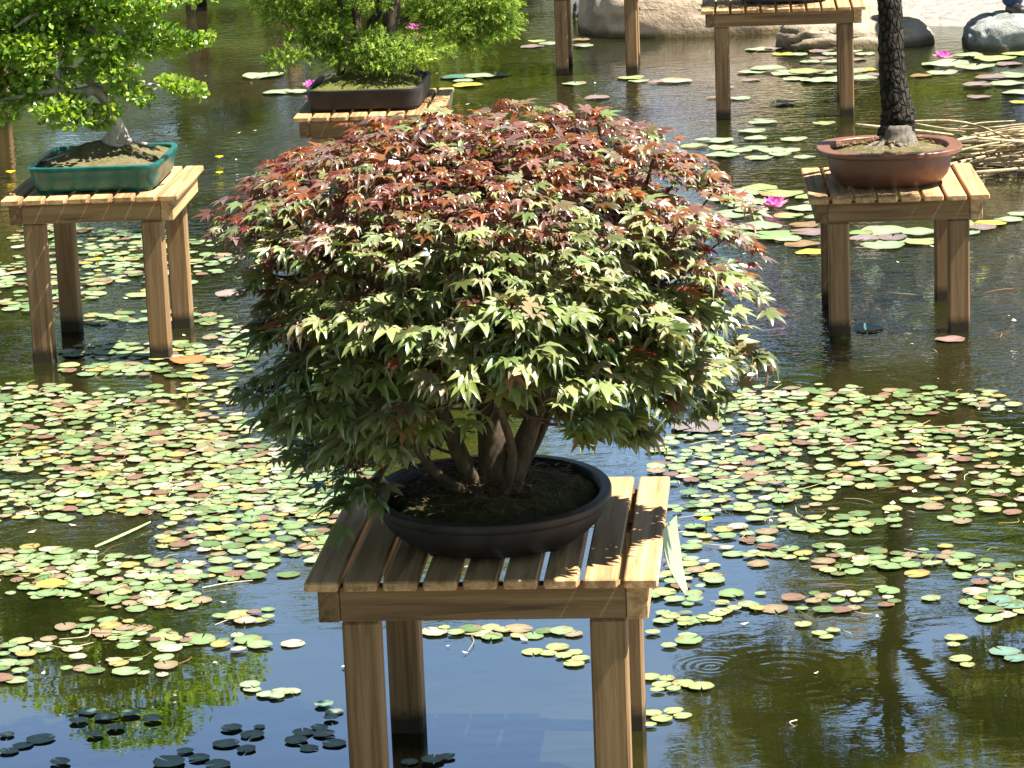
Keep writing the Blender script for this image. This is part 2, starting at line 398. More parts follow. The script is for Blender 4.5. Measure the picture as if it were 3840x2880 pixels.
# ------------------------------------------------------------------ tables
def table(nb, X0, Y0, rot, h, D, label, lod=0):
    t = empty('wooden_table', (X0, Y0, 0), rot, label=label, cat='table', group='slatted wooden tables standing in the pond')
    p, bt, ah = .0875, .022, .0805; Wd = nb*p-.0101; w, d = Wd/2, D/2; bw = p-.0131
    s0 = None
    for i in range(nb):
        x = -w+i*(Wd-bw)/(nb-1)
        if s0 is None:
            b = MB(); b.box(0, bw, -d, d, -bt, 0, .004); s0 = b.build('slat', W_Y, t); o = s0
        else: o = dup(s0, t)
        o.location = (x, random.uniform(-.0025, .0025), h+random.uniform(-.0008, .0008)); o.rotation_euler = (0, 0, random.uniform(-.0015, .0015))
    ax, ay = .0243, .033; tk = .047
    zt, zb = h-bt-.001, h-bt-ah
    for sgn in (-1, 1):
        b = MB(); x0 = -w+ax if sgn < 0 else w-ax-tk
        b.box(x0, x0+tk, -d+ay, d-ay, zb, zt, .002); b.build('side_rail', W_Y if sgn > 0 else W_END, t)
    for sgn in (-1, 1):
        b = MB(); y0 = -d+ay+.003 if sgn < 0 else d-ay-.038
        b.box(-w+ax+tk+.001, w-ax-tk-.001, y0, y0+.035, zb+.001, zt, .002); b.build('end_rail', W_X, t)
    ix, iy, lw = .0737, .0374, .0807
    for sx_ in (-1, 1):
        for sy_ in (-1, 1):
            b = MB(); x0 = -w+ix if sx_ < 0 else w-ix-lw; y0 = -d+iy if sy_ < 0 else d-iy-lw
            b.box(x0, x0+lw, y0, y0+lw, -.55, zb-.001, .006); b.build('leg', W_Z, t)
    return t
T_F = (9, -.0484, 6.7198, -.09, .6188, .8652)
T_L = (8, -1.5892, 11.8514, -.0483, .6556, .742)
T_R = (8, 1.5388, 11.7779, -.06, .5512, .7683)
T_TR = (11, 1.6857, 17.7845, -.0853, .645, .7623)
T_SP = (8, -.600, 14.36, -.06, .600, .92)
table(*T_F, 'pale wooden slatted table in the foreground under the maple bonsai')
table(*T_L, 'wooden slatted table on thick legs under the teal rectangular pot')
table(*T_R, 'wooden slatted table under the reddish brown oval pot')
table(*T_TR, 'wide wooden table near the boulders, its top cut by the upper picture edge')
table(*T_SP, 'wooden table mostly hidden behind the maple, carrying the dark rectangular pot')
a_, b_ = G(1209, 163.5), G(1380, 156)
table(8, (a_[0]+b_[0])/2+.01, 20.15, -.07, .60, .76, 'wooden table whose legs and rail show in front of the tan boulder')
lt = Q(0, 50, 18.6)
table(8, -3.36, 18.45, -.05, .60, .76, 'sunlit wooden table at the far left behind the small-leaved bonsai')
table(11, -2.16, 25.3, -.05, .62, .76, 'distant wooden table of which only the legs show between the two green bonsai')

# white plant tags clipped to the tables
TAGM = Mat('pale_plastic_tag', (.24, .29, .18), .5, .3).m
def plant_tag(p, wdt, hgt, rz, bend, label):
    nu, nv = 3, 8; V = []
    for j in range(nv+1):
        v = j/nv
        for i in range(nu+1):
            u = i/nu-.5
            V.append((u*wdt*(1-.75*max(0, v-.45)/.55), bend*v*v+.0, -hgt*v))
    V = np.array(V); V2 = V+np.array([0, .0012, 0]); k = len(V)
    Fc = [(j*(nu+1)+i, j*(nu+1)+i+1, (j+1)*(nu+1)+i+1, (j+1)*(nu+1)+i) for j in range(nv) for i in range(nu)]
    Fc += [tuple(k+q for q in f[::-1]) for f in Fc]
    o = mesh('plant_tag', np.vstack([V, V2]), Fc, TAGM, smooth=True, loc=p, rz=rz)
    return tag(o, label, 'plant tag', 'pale tags hanging from the table edges')
plant_tag((.352, 6.70, .617), .13, .165, 1.25, -.035, 'long pointed pale green tag drooping from the right edge of the front table')
pq = G(985, 225, .6); plant_tag((-.245, 14.6, .60), .10, .12, 1.3, .03, 'white curled tag on the right edge of the table under the dark rectangular pot')
plant_tag((1.895, 11.75, .53), .05, .045, 1.3, 0, 'tiny green tag at the right edge of the brown pot table')
plant_tag((2.185, 17.65, .62), .05, .07, 1.3, 0, 'little pale tag at the right end of the wide table')

# ------------------------------------------------------------------ pots and soil
def soil(name, a, b, ex, z0, hgt, mat, parent, lump=.012, cx=0, cy=0, mounds=()):
    nr, na = 22, 72; V = [(cx, cy, z0+hgt)]; 
    for i in range(1, nr+1):
        r = i/nr
        for j in range(na):
            t = (j+.5)*2*math.pi/na; c, s_ = math.cos(t), math.sin(t)
            V.append((cx+a*r*np.sign(c)*abs(c)**(2/ex), cy+b*r*np.sign(s_)*abs(s_)**(2/ex), z0+hgt*(1-r*r)**.8))
    V = np.array(V)
    for (mx_, my_, mr_, mh_) in mounds:
        V[:, 2] += mh_*np.exp(-((V[:, 0]-mx_)**2+(V[:, 1]-my_)**2)/mr_**2)
    V[:, 2] += fbm(V, 22, 4)*lump*2.2
    Fc = [(0, 1+j, 1+(j+1) % na) for j in range(na)]
    for i in range(nr-1):
        for j in range(na):
            p = 1+i*na+j; q = 1+i*na+(j+1) % na; Fc.append((p, p+na, q+na, q))
    return mesh(name, V, Fc, mat, parent, smooth=True)
def pot(parent, a, b, h, ex, mat, z, rim=.02, wall=.02, taper=.04, feet=True, lip=.012, curve=.0):
    m_ = MB()
    rr = [(taper*1.0+.004, z+.012), (taper, z+.016)]
    for k in (.25, .5, .75): rr.append((taper*(1-k)**(1+curve)+rim*.9, z+.016+(h-lip*1.6-.016)*k) if rim > 0 else (taper*(1-k)**(1+curve), z+.016+(h-.016)*k))
    rr += [(rim*.9, z+h-lip*1.5), (rim*.25, z+h-lip*1.15), (0, z+h-lip*.8), (0, z+h-.003), (.003, z+h), (wall-.003, z+h), (wall, z+h-.003), (wall+.004, z+h-.035), (wall+.03, z+h-.045)]
    rr[0] = (taper+rim*.9+.006, z+.012); rr[1] = (taper+rim*.9, z+.017)
    m_.loft(rr, a, b, ex, n=96)
    if feet:
        for sx_ in (-1, 1):
            for sy_ in (-1, 1):
                m_.loft([(0, z+.0005), (-.004, z+.014)], .05, .03, 4, n=20, cx=sx_*(a-taper-rim-.07)*(1 if ex > 5 else .70), cy=sy_*(b-taper-rim-.05)*(1 if ex > 5 else .70), capt=True)
    o = m_.build('pot', mat, parent, smooth=True); o.data.set_sharp_from_angle(angle=math.radians(38)); return o
def litter(parent, a, b, z, n_, col=(.30, .19, .09), name='needle_litter', L0=.05, hgt=0, mat=None):
    t = rng.random(n_)*2*math.pi; r = np.sqrt(rng.random(n_))*.93
    P = np.stack([a*r*np.cos(t), b*r*np.sin(t), z+hgt*(1-r*r)**.8+rng.random(n_)*.012], -1)
    th = rng.random(n_)*6.28; f = np.stack([np.cos(th), np.sin(th), rng.normal(0, .15, n_)], -1)
    Rr = frames(f, np.tile([0, 0, 1.], (n_, 1))+rng.normal(0, .3, (n_, 3)))
    tv = [(-.5, 0, 0), (.5, 0, 0), (.4, .5, .1), (-.4, .5, .1), (.2, 1, 0), (-.2, 1, 0)]; tf = [(0, 1, 2, 3), (3, 2, 4, 5)]
    c = np.array(col)*(.5+rng.random((n_, 1)))
    V, Fc, cc, _ = scatter(tv, tf, P, Rr, np.stack([np.full(n_, .0016), L0*(.4+rng.random(n_)), np.full(n_, L0)], -1), c)
    o = mesh(name, V, Fc, mat or LIT, parent, col=cc); o['kind'] = 'stuff'; return o
LIT = colmat('dry_needles', .7, .2)

# ------------------------------------------------------------------ leaves
def maple_tpl(seed=0, dr=1.):
    rv = random.Random(seed)
    lobes = [(-118, .36, .07), (-78, .74, .125), (-38, .93, .15), (0, 1.06, .16), (38, .93, .15), (78, .74, .125), (118, .36, .07)]
    lobes = [(a+rv.uniform(-7, 7), l*rv.uniform(.8, 1.1), w_*rv.uniform(.8, 1.2)) for a, l, w_ in lobes]
    dl = [dr*rv.uniform(.3, 1.9) for _ in lobes]
    V = [(0, 0, 0)]; Fc = []; ids = []
    def pt(ang, r, z): t = math.radians(ang); return (r*math.sin(t), r*math.cos(t), z)
    sin_idx = []
    for i in range(8):
        if i == 0: ang, r = -150, .12
        elif i == 7: ang, r = 150, .12
        else: ang = (lobes[i-1][0]+lobes[i][0])/2; r = .27*(.6 if i in (1, 6) else 1)
        sin_idx.append(len(V)); V.append(pt(ang, r, -.01))
    for i, (a, l, w_) in enumerate(lobes):
        t = math.radians(a); ux, uy = math.sin(t), math.cos(t); vx, vy = uy, -ux
        def q(u, v, z): return (ux*u+vx*v, uy*u+vy*v, z)
        b = len(V)
        k_ = dl[i]; sw = rv.uniform(-.05, .05)
        V += [q(l*.45, 0, -.03*l*k_), q(l*.45, -w_, .045), q(l*.45, w_, .03), q(l*.74, sw*.5, -.10*l*k_), q(l*.74, -w_*.52+sw*.5, -.06*l*k_), q(l*.74, w_*.52+sw*.5, -.06*l*k_), q(l*(1-.06*k_), sw, -.27*l*k_)]
        s0, s1 = sin_idx[i], sin_idx[i+1]
        Fc += [(0, s0, b+1, b), (0, b, b+2, s1), (b, b+1, b+4, b+3), (b, b+3, b+5, b+2), (b+3, b+4, b+6, b+6), (b+3, b+6, b+5, b+5)]
    # petiole
    b = len(V); V += [(-.012, 0, 0), (.012, 0, 0), (.012, -.6, -.12), (-.012, -.6, -.12)]; Fc.append((b, b+1, b+2, b+3))
    F4 = [f if len(set(f)) == 4 else None for f in Fc]; tri = [tuple(dict.fromkeys(f)) for f in Fc if len(set(f)) == 3]
    T = []
    for f in Fc:
        u = tuple(dict.fromkeys(f))
        if len(u) == 3: T.append(u)
        else: T += [(u[0], u[1], u[2]), (u[0], u[2], u[3])]
    return np.array(V), np.array(T)
MTS = [maple_tpl(i+1, (.3, .5, .7, .9, 1.1, 1.5)[i]) for i in range(6)]; MT = MTS[0]
def oval_tpl(w_=.42, fold=.12):
    V = [(0, 0, 0), (-w_*.8, .35, fold), (0, .4, 0), (w_*.8, .35, fold), (-w_, .68, fold*.8), (0, .72, -.03), (w_, .68, fold*.8), (0, 1, -.08)]
    T = [(0, 2, 1), (0, 3, 2), (1, 2, 5), (1, 5, 4), (2, 3, 6), (2, 6, 5), (4, 5, 7), (5, 6, 7)]
    return np.array(V), np.array(T)
OT = oval_tpl()
def tuft_tpl():                         # short bristly shoot: a fan of needles round a twig
    V = []; T = []
    for k in range(11):
        a = k*2.4; y = .05+.085*k; sp_ = .30*(1-.45*k/10)
        d = np.array([math.cos(a)*sp_, .22, math.sin(a)*sp_]); side = nrm(np.cross(d, [0, 1, .01]))*.075
        p = np.array([0, y, 0]); b = len(V)
        V += [p-side, p+side, p+d]; T.append((b, b+1, b+2))
    b = len(V); V += [(-.02, 0, 0), (.02, 0, 0), (0, 1.1, 0)]; T.append((b, b+1, b+2))
    return np.array(V), np.array(T)
NT_ = tuft_tpl()
def pick(pal, n_, wts, jit=.18):
    pal = np.array(pal, float); i = rng.choice(len(pal), n_, p=np.array(wts)/sum(wts))
    return np.clip(pal[i]*(1+rng.normal(0, jit, (n_, 1)))*(1+rng.normal(0, .06, (n_, 3))), .003, .95), i

# ------------------------------------------------------------------ maple bonsai (foreground)
base = G(1062, 1050, .73)
MB_ = empty('maple_bonsai', (-.055, 6.66, .6188), label='big bushy red and green maple bonsai in the dark round pot at the centre', cat='bonsai tree')
pc = np.array([-.055, 6.66, .6188])
pot(MB_, .274, .318, .108, 2.15, POT_DARK, 0, rim=.016, wall=.026, taper=.05, feet=True, lip=.018, curve=1.)
soil('soil', .246, .290, 2.15, .084, .028, SOIL_DARK, MB_, .010)
litter(MB_, .235, .262, .098, 900, (.22, .15, .07), L0=.04, hgt=.028)
# stems
m_ = MB()
stems = [[(0, 0, .08), (.01, .0, .22), (-.01, .04, .42), (.02, .08, .66), (.0, .10, .85)],
         [(-.02, -.01, .08), (-.07, -.03, .20), (-.13, -.02, .36), (-.22, .02, .50), (-.34, .06, .64)],
         [(-.03, -.02, .085), (-.12, -.06, .16), (-.19, -.06, .26), (-.28, -.08, .38), (-.42, -.08, .45)],
         [(.03, -.01, .08), (.07, -.03, .20), (.12, -.05, .32), (.22, -.04, .48), (.36, .0, .60)],
         [(.03, .03, .08), (.11, .08, .20), (.20, .14, .38), (.30, .18, .55), (.36, .2, .7)],
         [(.02, -.04, .08), (.05, -.12, .22), (.02, -.2, .38), (.06, -.26, .50), (.1, -.3, .58)]]
rads = [(.046, .038, .030, .020, .009), (.022, .020, .015, .010, .004), (.014, .012, .009, .006, .003), (.032, .026, .018, .011, .006), (.015, .012, .009, .006, .004), (.013, .011, .008, .005, .003)]
tips = []
for s_, r_ in zip(stems, rads):
    m_.tube(s_, r_, 10, .12)
    tips += [np.array(q_) for q_ in s_[2:]]
for a in np.arange(0, 6.28, .7):            # surface roots
    m_.tube([(math.cos(a)*.02, math.sin(a)*.02, .115), (math.cos(a)*.07, math.sin(a)*.07, .108), (math.cos(a+.2)*.13, math.sin(a+.2)*.13, .095)], (.02, .011, .004), 7, .1)
# crown profile (world z -> left and right limits)
zz = [.70, .74, .80, .86, .93, 1.0, 1.1, 1.2, 1.3, 1.4, 1.46, 1.51, 1.55]
xl = [-.44, -.48, -.52, -.55, -.575, -.615, -.63, -.63, -.635, -.64, -.60, -.50, -.34]
xr = [-.30, -.14, .20, .40, .49, .545, .58, .58, .56, .51, .45, .38, .24]
def crown_ok(P, sh=1.):
    L_, R__ = np.interp(P[:, 2], zz, xl), np.interp(P[:, 2], zz, xr); c_ = (L_+R__)/2; a_ = (R__-L_)/2
    b_ = np.minimum(np.maximum(a_, .36), .52)*.95; p_ = np.interp(P[:, 2], [.85, 1.0, 1.3], [1.15, 1.3, 2.]); y0 = np.interp(P[:, 2], [.76, .90, 1.1, 1.5], [6.76, 6.66, 6.63, 6.76])
    return (abs((P[:, 0]-c_)/a_)**p_+abs((P[:, 1]-y0)/b_)**p_)**(1/p_)
cand = np.stack([rng.uniform(-.68, .62, 6000), rng.uniform(6.1, 7.25, 6000), rng.uniform(.74, 1.555, 6000)], -1)
rho = crown_ok(cand); top = cand[:, 2] > 1.36
# keep the space round the trunk open and pads apart
keep = (rho < .90+.09*rng.random(len(cand))) & ((rho > .58) | top)
low = (cand[:, 2] < .93) & (abs(cand[:, 0]+.03) < .24) & (cand[:, 1] < 6.8)
keep &= ~low; keep &= vnoise(cand, 5.5) > np.where(cand[:, 2] > 1.4, .22, .36)
cand = cand[keep]; pads = []
for c_ in cand:
    if all(((c_[0]-q_[0])/.092)**2+((c_[1]-q_[1])/.105)**2+((c_[2]-q_[2])/.080)**2 > 1 for q_ in pads): pads.append(c_)
pads = np.array(pads)
fill = np.array([c_ for c_ in np.stack([rng.uniform(-.5, .45, 240), rng.uniform(6.3, 7.0, 240), rng.uniform(.98, 1.4, 240)], -1)])[:60]
LP, LF, LN, LS, LC, LTR = [], [], [], [], [], []
ctr = np.array([-.04, 6.66, 1.02])
for ip, c_ in enumerate(np.vstack([pads, fill])):
    inner = ip >= len(pads)
    out = c_-ctr; out[2] *= .4; out = nrm(out)
    R0 = random.uniform(.085, .125); n_ = 8 if inner else int(random.uniform(24, 36))
    u = rng.normal(0, .5, (n_, 2)); rr_ = np.hypot(u[:, 0], u[:, 1]); 
    th = np.arctan2(u[:, 1], u[:, 0]); rr_ = np.minimum(rr_, 1.15)
    d = np.stack([np.cos(th), np.sin(th), 0*th], -1)
    P = c_+d*rr_[:, None]*R0*np.array([1, 1, 0])+np.stack([0*th, 0*th, -.26*R0*rr_**2+rng.normal(0, .008, n_)], -1)
    P[:, 2] -= (P-c_)@(out*np.array([1, 1, 0]))*.35
    # twigs from the pad back to the nearest stem point
    tl = np.array(tips)+pc; j = np.argmin(np.linalg.norm((tl-c_)*[1, 1, 1.3]+np.array([0, 0, .05]), axis=1)); a0 = tl[j]-pc; e0 = c_-pc+np.array([0, 0, -.015])
    mid = (a0+e0)/2+np.array([0, 0, -.015])+rng.normal(0, .012, 3)
    if not inner or ip % 2 == 0: m_.tube([a0, mid, e0], (.006, .004, .002), 5, 0, sub=3)
    f = nrm(d*rr_[:, None]*.8+out*.75+rng.normal(0, .33, (n_, 3)))
    f[:, 2] = f[:, 2]*.4-.08-.20*rr_
    nn = np.array([0, 0, 1.])+out*.42+d*.25*rr_[:, None]+np.array([.10, -.24, 0])+rng.normal(0, .26, (n_, 3))
    hgt = P[:, 2]+.10*rng.normal(0, 1, n_)+.20*np.clip((P[:, 0]-.30)/.3, 0, 1)+.10*np.clip((P[:, 1]-6.6)/.4, -1, 1)+random.uniform(-.06, .06)
    pr = np.clip((hgt-1.26)/.20, .04, .86)
    red = rng.random(n_) < pr
    cg, _ = pick([(.215, .26, .10), (.15, .195, .06), (.27, .29, .135), (.28, .24, .145), (.075, .10, .027)], n_, [4, 3, 3, 1.6, 2])
    crd, _ = pick([(.21, .125, .10), (.13, .055, .04), (.23, .085, .025), (.15, .03, .017), (.19, .16, .075)], n_, [4, 3, 3, 1.4, 2])
    tg, _ = pick([(.20, .23, .02), (.15, .19, .02), (.32, .27, .03)], n_, [3, 3, 1])
    trd, _ = pick([(.48, .11, .02), (.58, .20, .02), (.36, .05, .02)], n_, [4, 3, 2])
    LP.append(P); LF.append(f); LN.append(nn); LS.append(rng.uniform(.027, .053, n_)*(1.22 if (c_[1] < 6.62 and c_[2] < 1.35) else 1.)*(1.15 if c_[2] < 1.25 else .92))
    cg = cg*(1+.22*np.clip((6.58-P[:, 1:2])/.2, 0, 1)); LC.append(np.where(red[:, None], crd, cg)); LTR.append(np.where(red[:, None], trd, tg))
P = np.vstack(LP); keepm = (crown_ok(P) < 1.07) & ~((P[:, 2] < .86) & (P[:, 0] > -.27) & (P[:, 1] < 6.75)) & ~((P[:, 2] < np.where(P[:, 0] < .10, .94, .84)+.25*np.clip(6.68-P[:, 1], 0, 1)) & (P[:, 0] > -.20) & (P[:, 0] < .24) & (P[:, 1] < 6.9) & (rng.random(len(P)) < .93))
P, f_, n__, S_, c__, t__ = P[keepm]-pc, np.vstack(LF)[keepm], np.vstack(LN)[keepm], np.concatenate(LS)[keepm], np.vstack(LC)[keepm], np.vstack(LTR)[keepm]
S3 = np.stack([S_, S_*rng.uniform(.9, 1.12, len(S_)), S_*rng.uniform(.6, 1.7, len(S_))], -1)
vi = rng.integers(0, 6, len(P)); Vs, Fs2, cs, ts_ = [], [], [], []; off = 0; nv = len(MT[0])
for k in range(6):
    q_ = vi == k; V, Fc, cc, tt = scatter(MTS[k][0], MTS[k][1], P[q_], frames(f_[q_], n__[q_]), S3[q_], c__[q_], t__[q_]); Vs.append(V); Fs2.append(Fc+off); cs.append(cc); ts_.append(tt); off += len(V)
V, Fc, cc, tt = np.vstack(Vs), np.vstack(Fs2), np.vstack(cs), np.vstack(ts_)
# red leaf stalks
nv = len(MT[0]); idx = (np.arange(len(P))[:, None]*nv+np.arange(nv-4, nv)[None]).ravel(); cc[idx] = (.35, .04, .03); tt[idx] = (.4, .04, .02)
for q_ in ((4.14,21.12,.3),(4.02,21.1,.1),(4.26,21.1,.3),(4.14,21.1,.6)): print('person', proj(q_))
print('maple leaves', len(P), 'pads', len(pads))
m_.build('trunk', BARK_MAPLE, MB_, smooth=True)
mesh('foliage', V, Fc, MAPLE, MB_, col=cc, tr=tt)

# ------------------------------------------------------------------ cloud foliage helper
def cloud_leaves(clouds, per, size, pal, wts, tpal, twts, up=.6, tpl=OT, jitter=.5, shell=.45, fwd_up=.35, szv=(1, 1, 1)):
    Ps, Fs_, Ns, Ss = [], [], [], []
    for (c_, r_, k) in clouds:
        n_ = max(4, int(per*k)); d = nrm(rng.normal(0, 1, (n_, 3))); rad = (shell+(1-shell)*rng.random(n_)**.6)
        rad *= 1+.25*(vnoise(c_+d*r_, 14)-.5)*2
        P = c_+d*np.array(r_)*rad[:, None]
        Ps.append(P); f = d+rng.normal(0, jitter, (n_, 3)); f[:, 2] += fwd_up; Fs_.append(f)
        Ns.append(np.array([0, 0, up])+d*.6+rng.normal(0, .35, (n_, 3))); Ss.append(size*rng.uniform(.65, 1.25, n_))
    P, f, nn, s_ = np.vstack(Ps), np.vstack(Fs_), np.vstack(Ns), np.concatenate(Ss)
    c_, _ = pick(pal, len(P), wts); t_, _ = pick(tpal, len(P), twts)
    return scatter(tpl[0], tpl[1], P, frames(f, nn), s_[:, None]*np.array(szv)[None], c_, t_)

# ------------------------------------------------------------------ small-leaved bonsai (left, teal pot)
YL = 11.85
fl, fr, br_ = G(57, 352, .760), G(328, 360, .760), G(383, 299, .760)
wv = fr-fl; dv = br_-fr; ang = math.atan2(wv[1], wv[0])
A2, B2 = .245, .30
cL = np.array([-1.585, 11.86])
LB = empty('small_leaved_bonsai', (cL[0], cL[1], .6556), -.0483, label='gnarled small-leaved green bonsai with pale trunk in the teal rectangular pot', cat='bonsai tree')
pot(LB, .262, .300, .108, 9, POT_TEAL, 0, rim=0, wall=.022, taper=.02, feet=True, lip=.01)
soil('soil', .238, .276, 9, .086, .045, SOIL_DRY, LB, .012, mounds=((.02, .02, .12, .035), (-.08, -.06, .08, .02)))
def rel(px, py, y, o): return Q(px, py, y)-np.array(o)
def tree_parent_fix(V, o_loc, rz):       # world -> local of the rotated empty
    c_, s_ = math.cos(-rz), math.sin(-rz); V = np.asarray(V)-np.array(o_loc)
    return np.stack([V[..., 0]*c_-V[..., 1]*s_, V[..., 0]*s_+V[..., 1]*c_, V[..., 2]], -1)
oL = (cL[0], cL[1], .6556)
m_ = MB()
def br(pts, r, n_=8, nz_=.15, sub=4):
    W_ = np.array([Q(a, b, YL+c) for a, b, c in pts]); m_.tube(tree_parent_fix(W_, CUR[0], CUR[1]), r, n_, nz_, sub=sub)
CUR = (oL, -.0483)
br([(245, 312, 0), (250, 285, 0), (243, 250, 0), (232, 222, .02), (215, 190, .02), (196, 165, .03), (200, 120, .03), (205, 90, .05), (195, 50, .05), (185, 0, .05), (190, -60, .05)], (.05, .036, .028, .026, .025, .03, .032, .03, .028, .022, .012), 12)
br([(268, 312, -.02), (262, 290, 0), (255, 265, 0), (240, 235, 0)], (.035, .026, .02, .016), 10)
br([(232, 222, .02), (205, 196, -.04), (165, 200, -.08), (120, 195, -.1), (60, 205, -.12), (10, 215, -.1)], (.02, .02, .018, .015, .010, .006), 8)
br([(200, 150, .03), (185, 160, 0), (150, 152, 0), (115, 153, .02), (70, 160, .05)], (.014, .015, .014, .012, .007), 8)
br([(118, 200, -.1), (122, 170, -.1), (118, 140, -.08), (130, 110, -.05)], (.016, .02, .018, .012), 8)
br([(205, 90, .05), (235, 85, .05), (262, 88, .06), (300, 108, .08), (350, 112, .1), (400, 96, .1)], (.016, .018, .014, .010, .007, .004), 8)
br([(262, 88, .06), (250, 60, .06), (235, 45, .06), (215, 40, .05)], (.02, .02, .015, .010), 8)
br([(225, 215, .0), (255, 172, -.05), (300, 180, -.08), (340, 186, -.1), (390, 196, -.12), (420, 190, -.12)], (.014, .012, .010, .008, .006, .003), 7)
br([(240, 245, 0), (200, 250, -.1), (150, 262, -.15), (110, 255, -.18)], (.012, .009, .007, .004), 7)
br([(190, 30, .05), (240, 10, .1), (300, 5, .12)], (.014, .010, .005), 7)
br([(190, 40, .05), (140, 30, 0), (80, 30, -.05), (30, 60, -.1)], (.016, .013, .009, .005), 7)
for (a, b, c) in ((150, 330, -.1), (90, 350, -.15), (175, 318, .1), (300, 330, -.05), (320, 312, .1), (215, 345, -.16)):      # spreading roots
    W0 = Q(252, 318, YL); W1 = G((a+252)/2, (b+318)/2-3, .775+.01); W2 = G(a, b, .755)
    m_.tube(tree_parent_fix(np.array([W0, W1, W2]), *CUR), (.024, .016, .006), 8, .2)
m_.build('trunk', BARK_GREY, LB, smooth=True)
cl = [(60, 50, 75, 40, .05), (120, 15, 80, 35, 0), (50, 110, 70, 35, -.1), (20, 150, 60, 35, .0), (110, 95, 55, 28, .1), (70, 175, 45, 22, -.1), (20, 200, 45, 28, .0), (15, 240, 30, 20, -.12),
      (230, 35, 60, 28, -.05), (290, 20, 75, 30, .05), (170, 40, 60, 28, .05), (330, 70, 55, 18, .1), (385, 92, 65, 17, .1), (430, 85, 35, 14, .1), (300, 112, 50, 16, .02), (350, 108, 40, 14, .12), (265, 95, 30, 14, .0),
      (370, 182, 30, 13, -.1), (405, 190, 40, 14, -.12), (425, 202, 22, 10, -.12), (270, 150, 30, 12, -.1), (225, 130, 36, 14, -.1), (245, 125, 30, 13, .0), (275, 195, 38, 16, -.1), (305, 210, 26, 15, -.1), (240, 185, 28, 12, .1),
      (150, 225, 48, 16, -.15), (110, 240, 34, 15, -.2), (190, 245, 40, 16, -.1), (215, 265, 32, 12, -.05), (160, 262, 34, 11, -.2), (120, 262, 24, 9, -.1), (240, 240, 24, 12, -.14),
      (200, 150, 34, 15, -.12), (232, 165, 28, 12, -.14), (178, 105, 34, 15, -.1), (225, 90, 34, 14, -.12), (150, 175, 30, 12, -.1), (75, 145, 40, 20, -.15), (60, 205, 40, 16, -.1), (120, 130, 35, 18, .15), (-30, 90, 60, 50, 0), (-40, 180, 50, 35, 0), (160, 100, 26, 14, .1)]
clouds = []
for (a, b, rx, ry, dy) in cl:
    s_ = K*YL/F; clouds.append((tree_parent_fix(Q(a, b, YL+dy), *CUR), np.array([rx*s_, max(.06, rx*s_*.8), ry*s_]), rx*ry/900.))
for (x, y, z, r, rz_) in ((-1.6, 11.9, 1.50, .38, .10), (-1.35, 11.9, 1.42, .3, .08), (-1.9, 11.9, 1.42, .3, .1), (-1.62, 11.9, 1.64, .26, .09), (-1.85, 11.9, 1.25, .25, .1)):
    clouds.append((tree_parent_fix(np.array([x, y, z]), *CUR), np.array([r, r*.8, rz_]), 5.))
V, Fc, cc, tt = cloud_leaves(clouds, 230, .025, [(.17, .31, .04), (.11, .22, .03), (.27, .38, .05), (.36, .42, .07), (.05, .12, .02)], [4, 3, 3, 1.5, 1.5], [(.35, .55, .03), (.5, .6, .04)], [3, 1])
mesh('foliage', V, Fc, SMALL, LB, col=cc, tr=tt)
print('small leaves', len(V)//len(OT[0]))

# ------------------------------------------------------------------ spruce bonsai (dark rectangular pot)
oS = (-.625, 14.36, .600); YS = 14.40
SB = empty('spruce_bonsai', oS, -.075, label='yellow-green spruce bonsai with several dark trunks in the dark rectangular pot', cat='bonsai tree')
pot(SB, .275, .34, .105, 8, POT_DARK, 0, rim=0, wall=.016, taper=.008, feet=True, lip=.01)
soil('soil', .258, .323, 7, .082, .06, SOIL_MOSS, SB, .016, mounds=((.03, .05, .1, .05), (-.06, -.02, .08, .03)))
m_ = MB(); YL_ = YL; YL = YS; CUR = (oS, -.075)
br([(775, 165, 0), (775, 120, 0), (770, 60, 0), (768, 0, 0), (765, -80, 0), (765, -160, 0)], (.03, .025, .024, .022, .018, .01), 10)
br([(840, 150, .05), (838, 110, .05), (842, 50, .05), (850, 0, .05), (850, -120, .05)], (.06, .045, .04, .036, .02), 12)
br([(900, 160, .1), (860, 120, .1), (800, 60, .1), (820, 20, .1), (815, -80, .1)], (.025, .02, .02, .018, .01), 9)
br([(735, 165, 0), (740, 110, 0), (735, 40, 0), (730, -80, 0)], (.02, .018, .016, .008), 9)
br([(842, 60, .05), (880, 40, .1), (940, 40, .15), (1000, 60, .2), (1060, 60, .2)], (.02, .016, .012, .008, .004), 7)
br([(770, 90, 0), (700, 100, -.05), (640, 110, -.1), (600, 125, -.1)], (.012, .010, .007, .004), 7)
br([(838, 110, .05), (870, 105, -.1), (900, 120, -.15)], (.012, .010, .005), 7)
m_.build('trunk', BARK_DARK, SB, smooth=True); YL = YL_
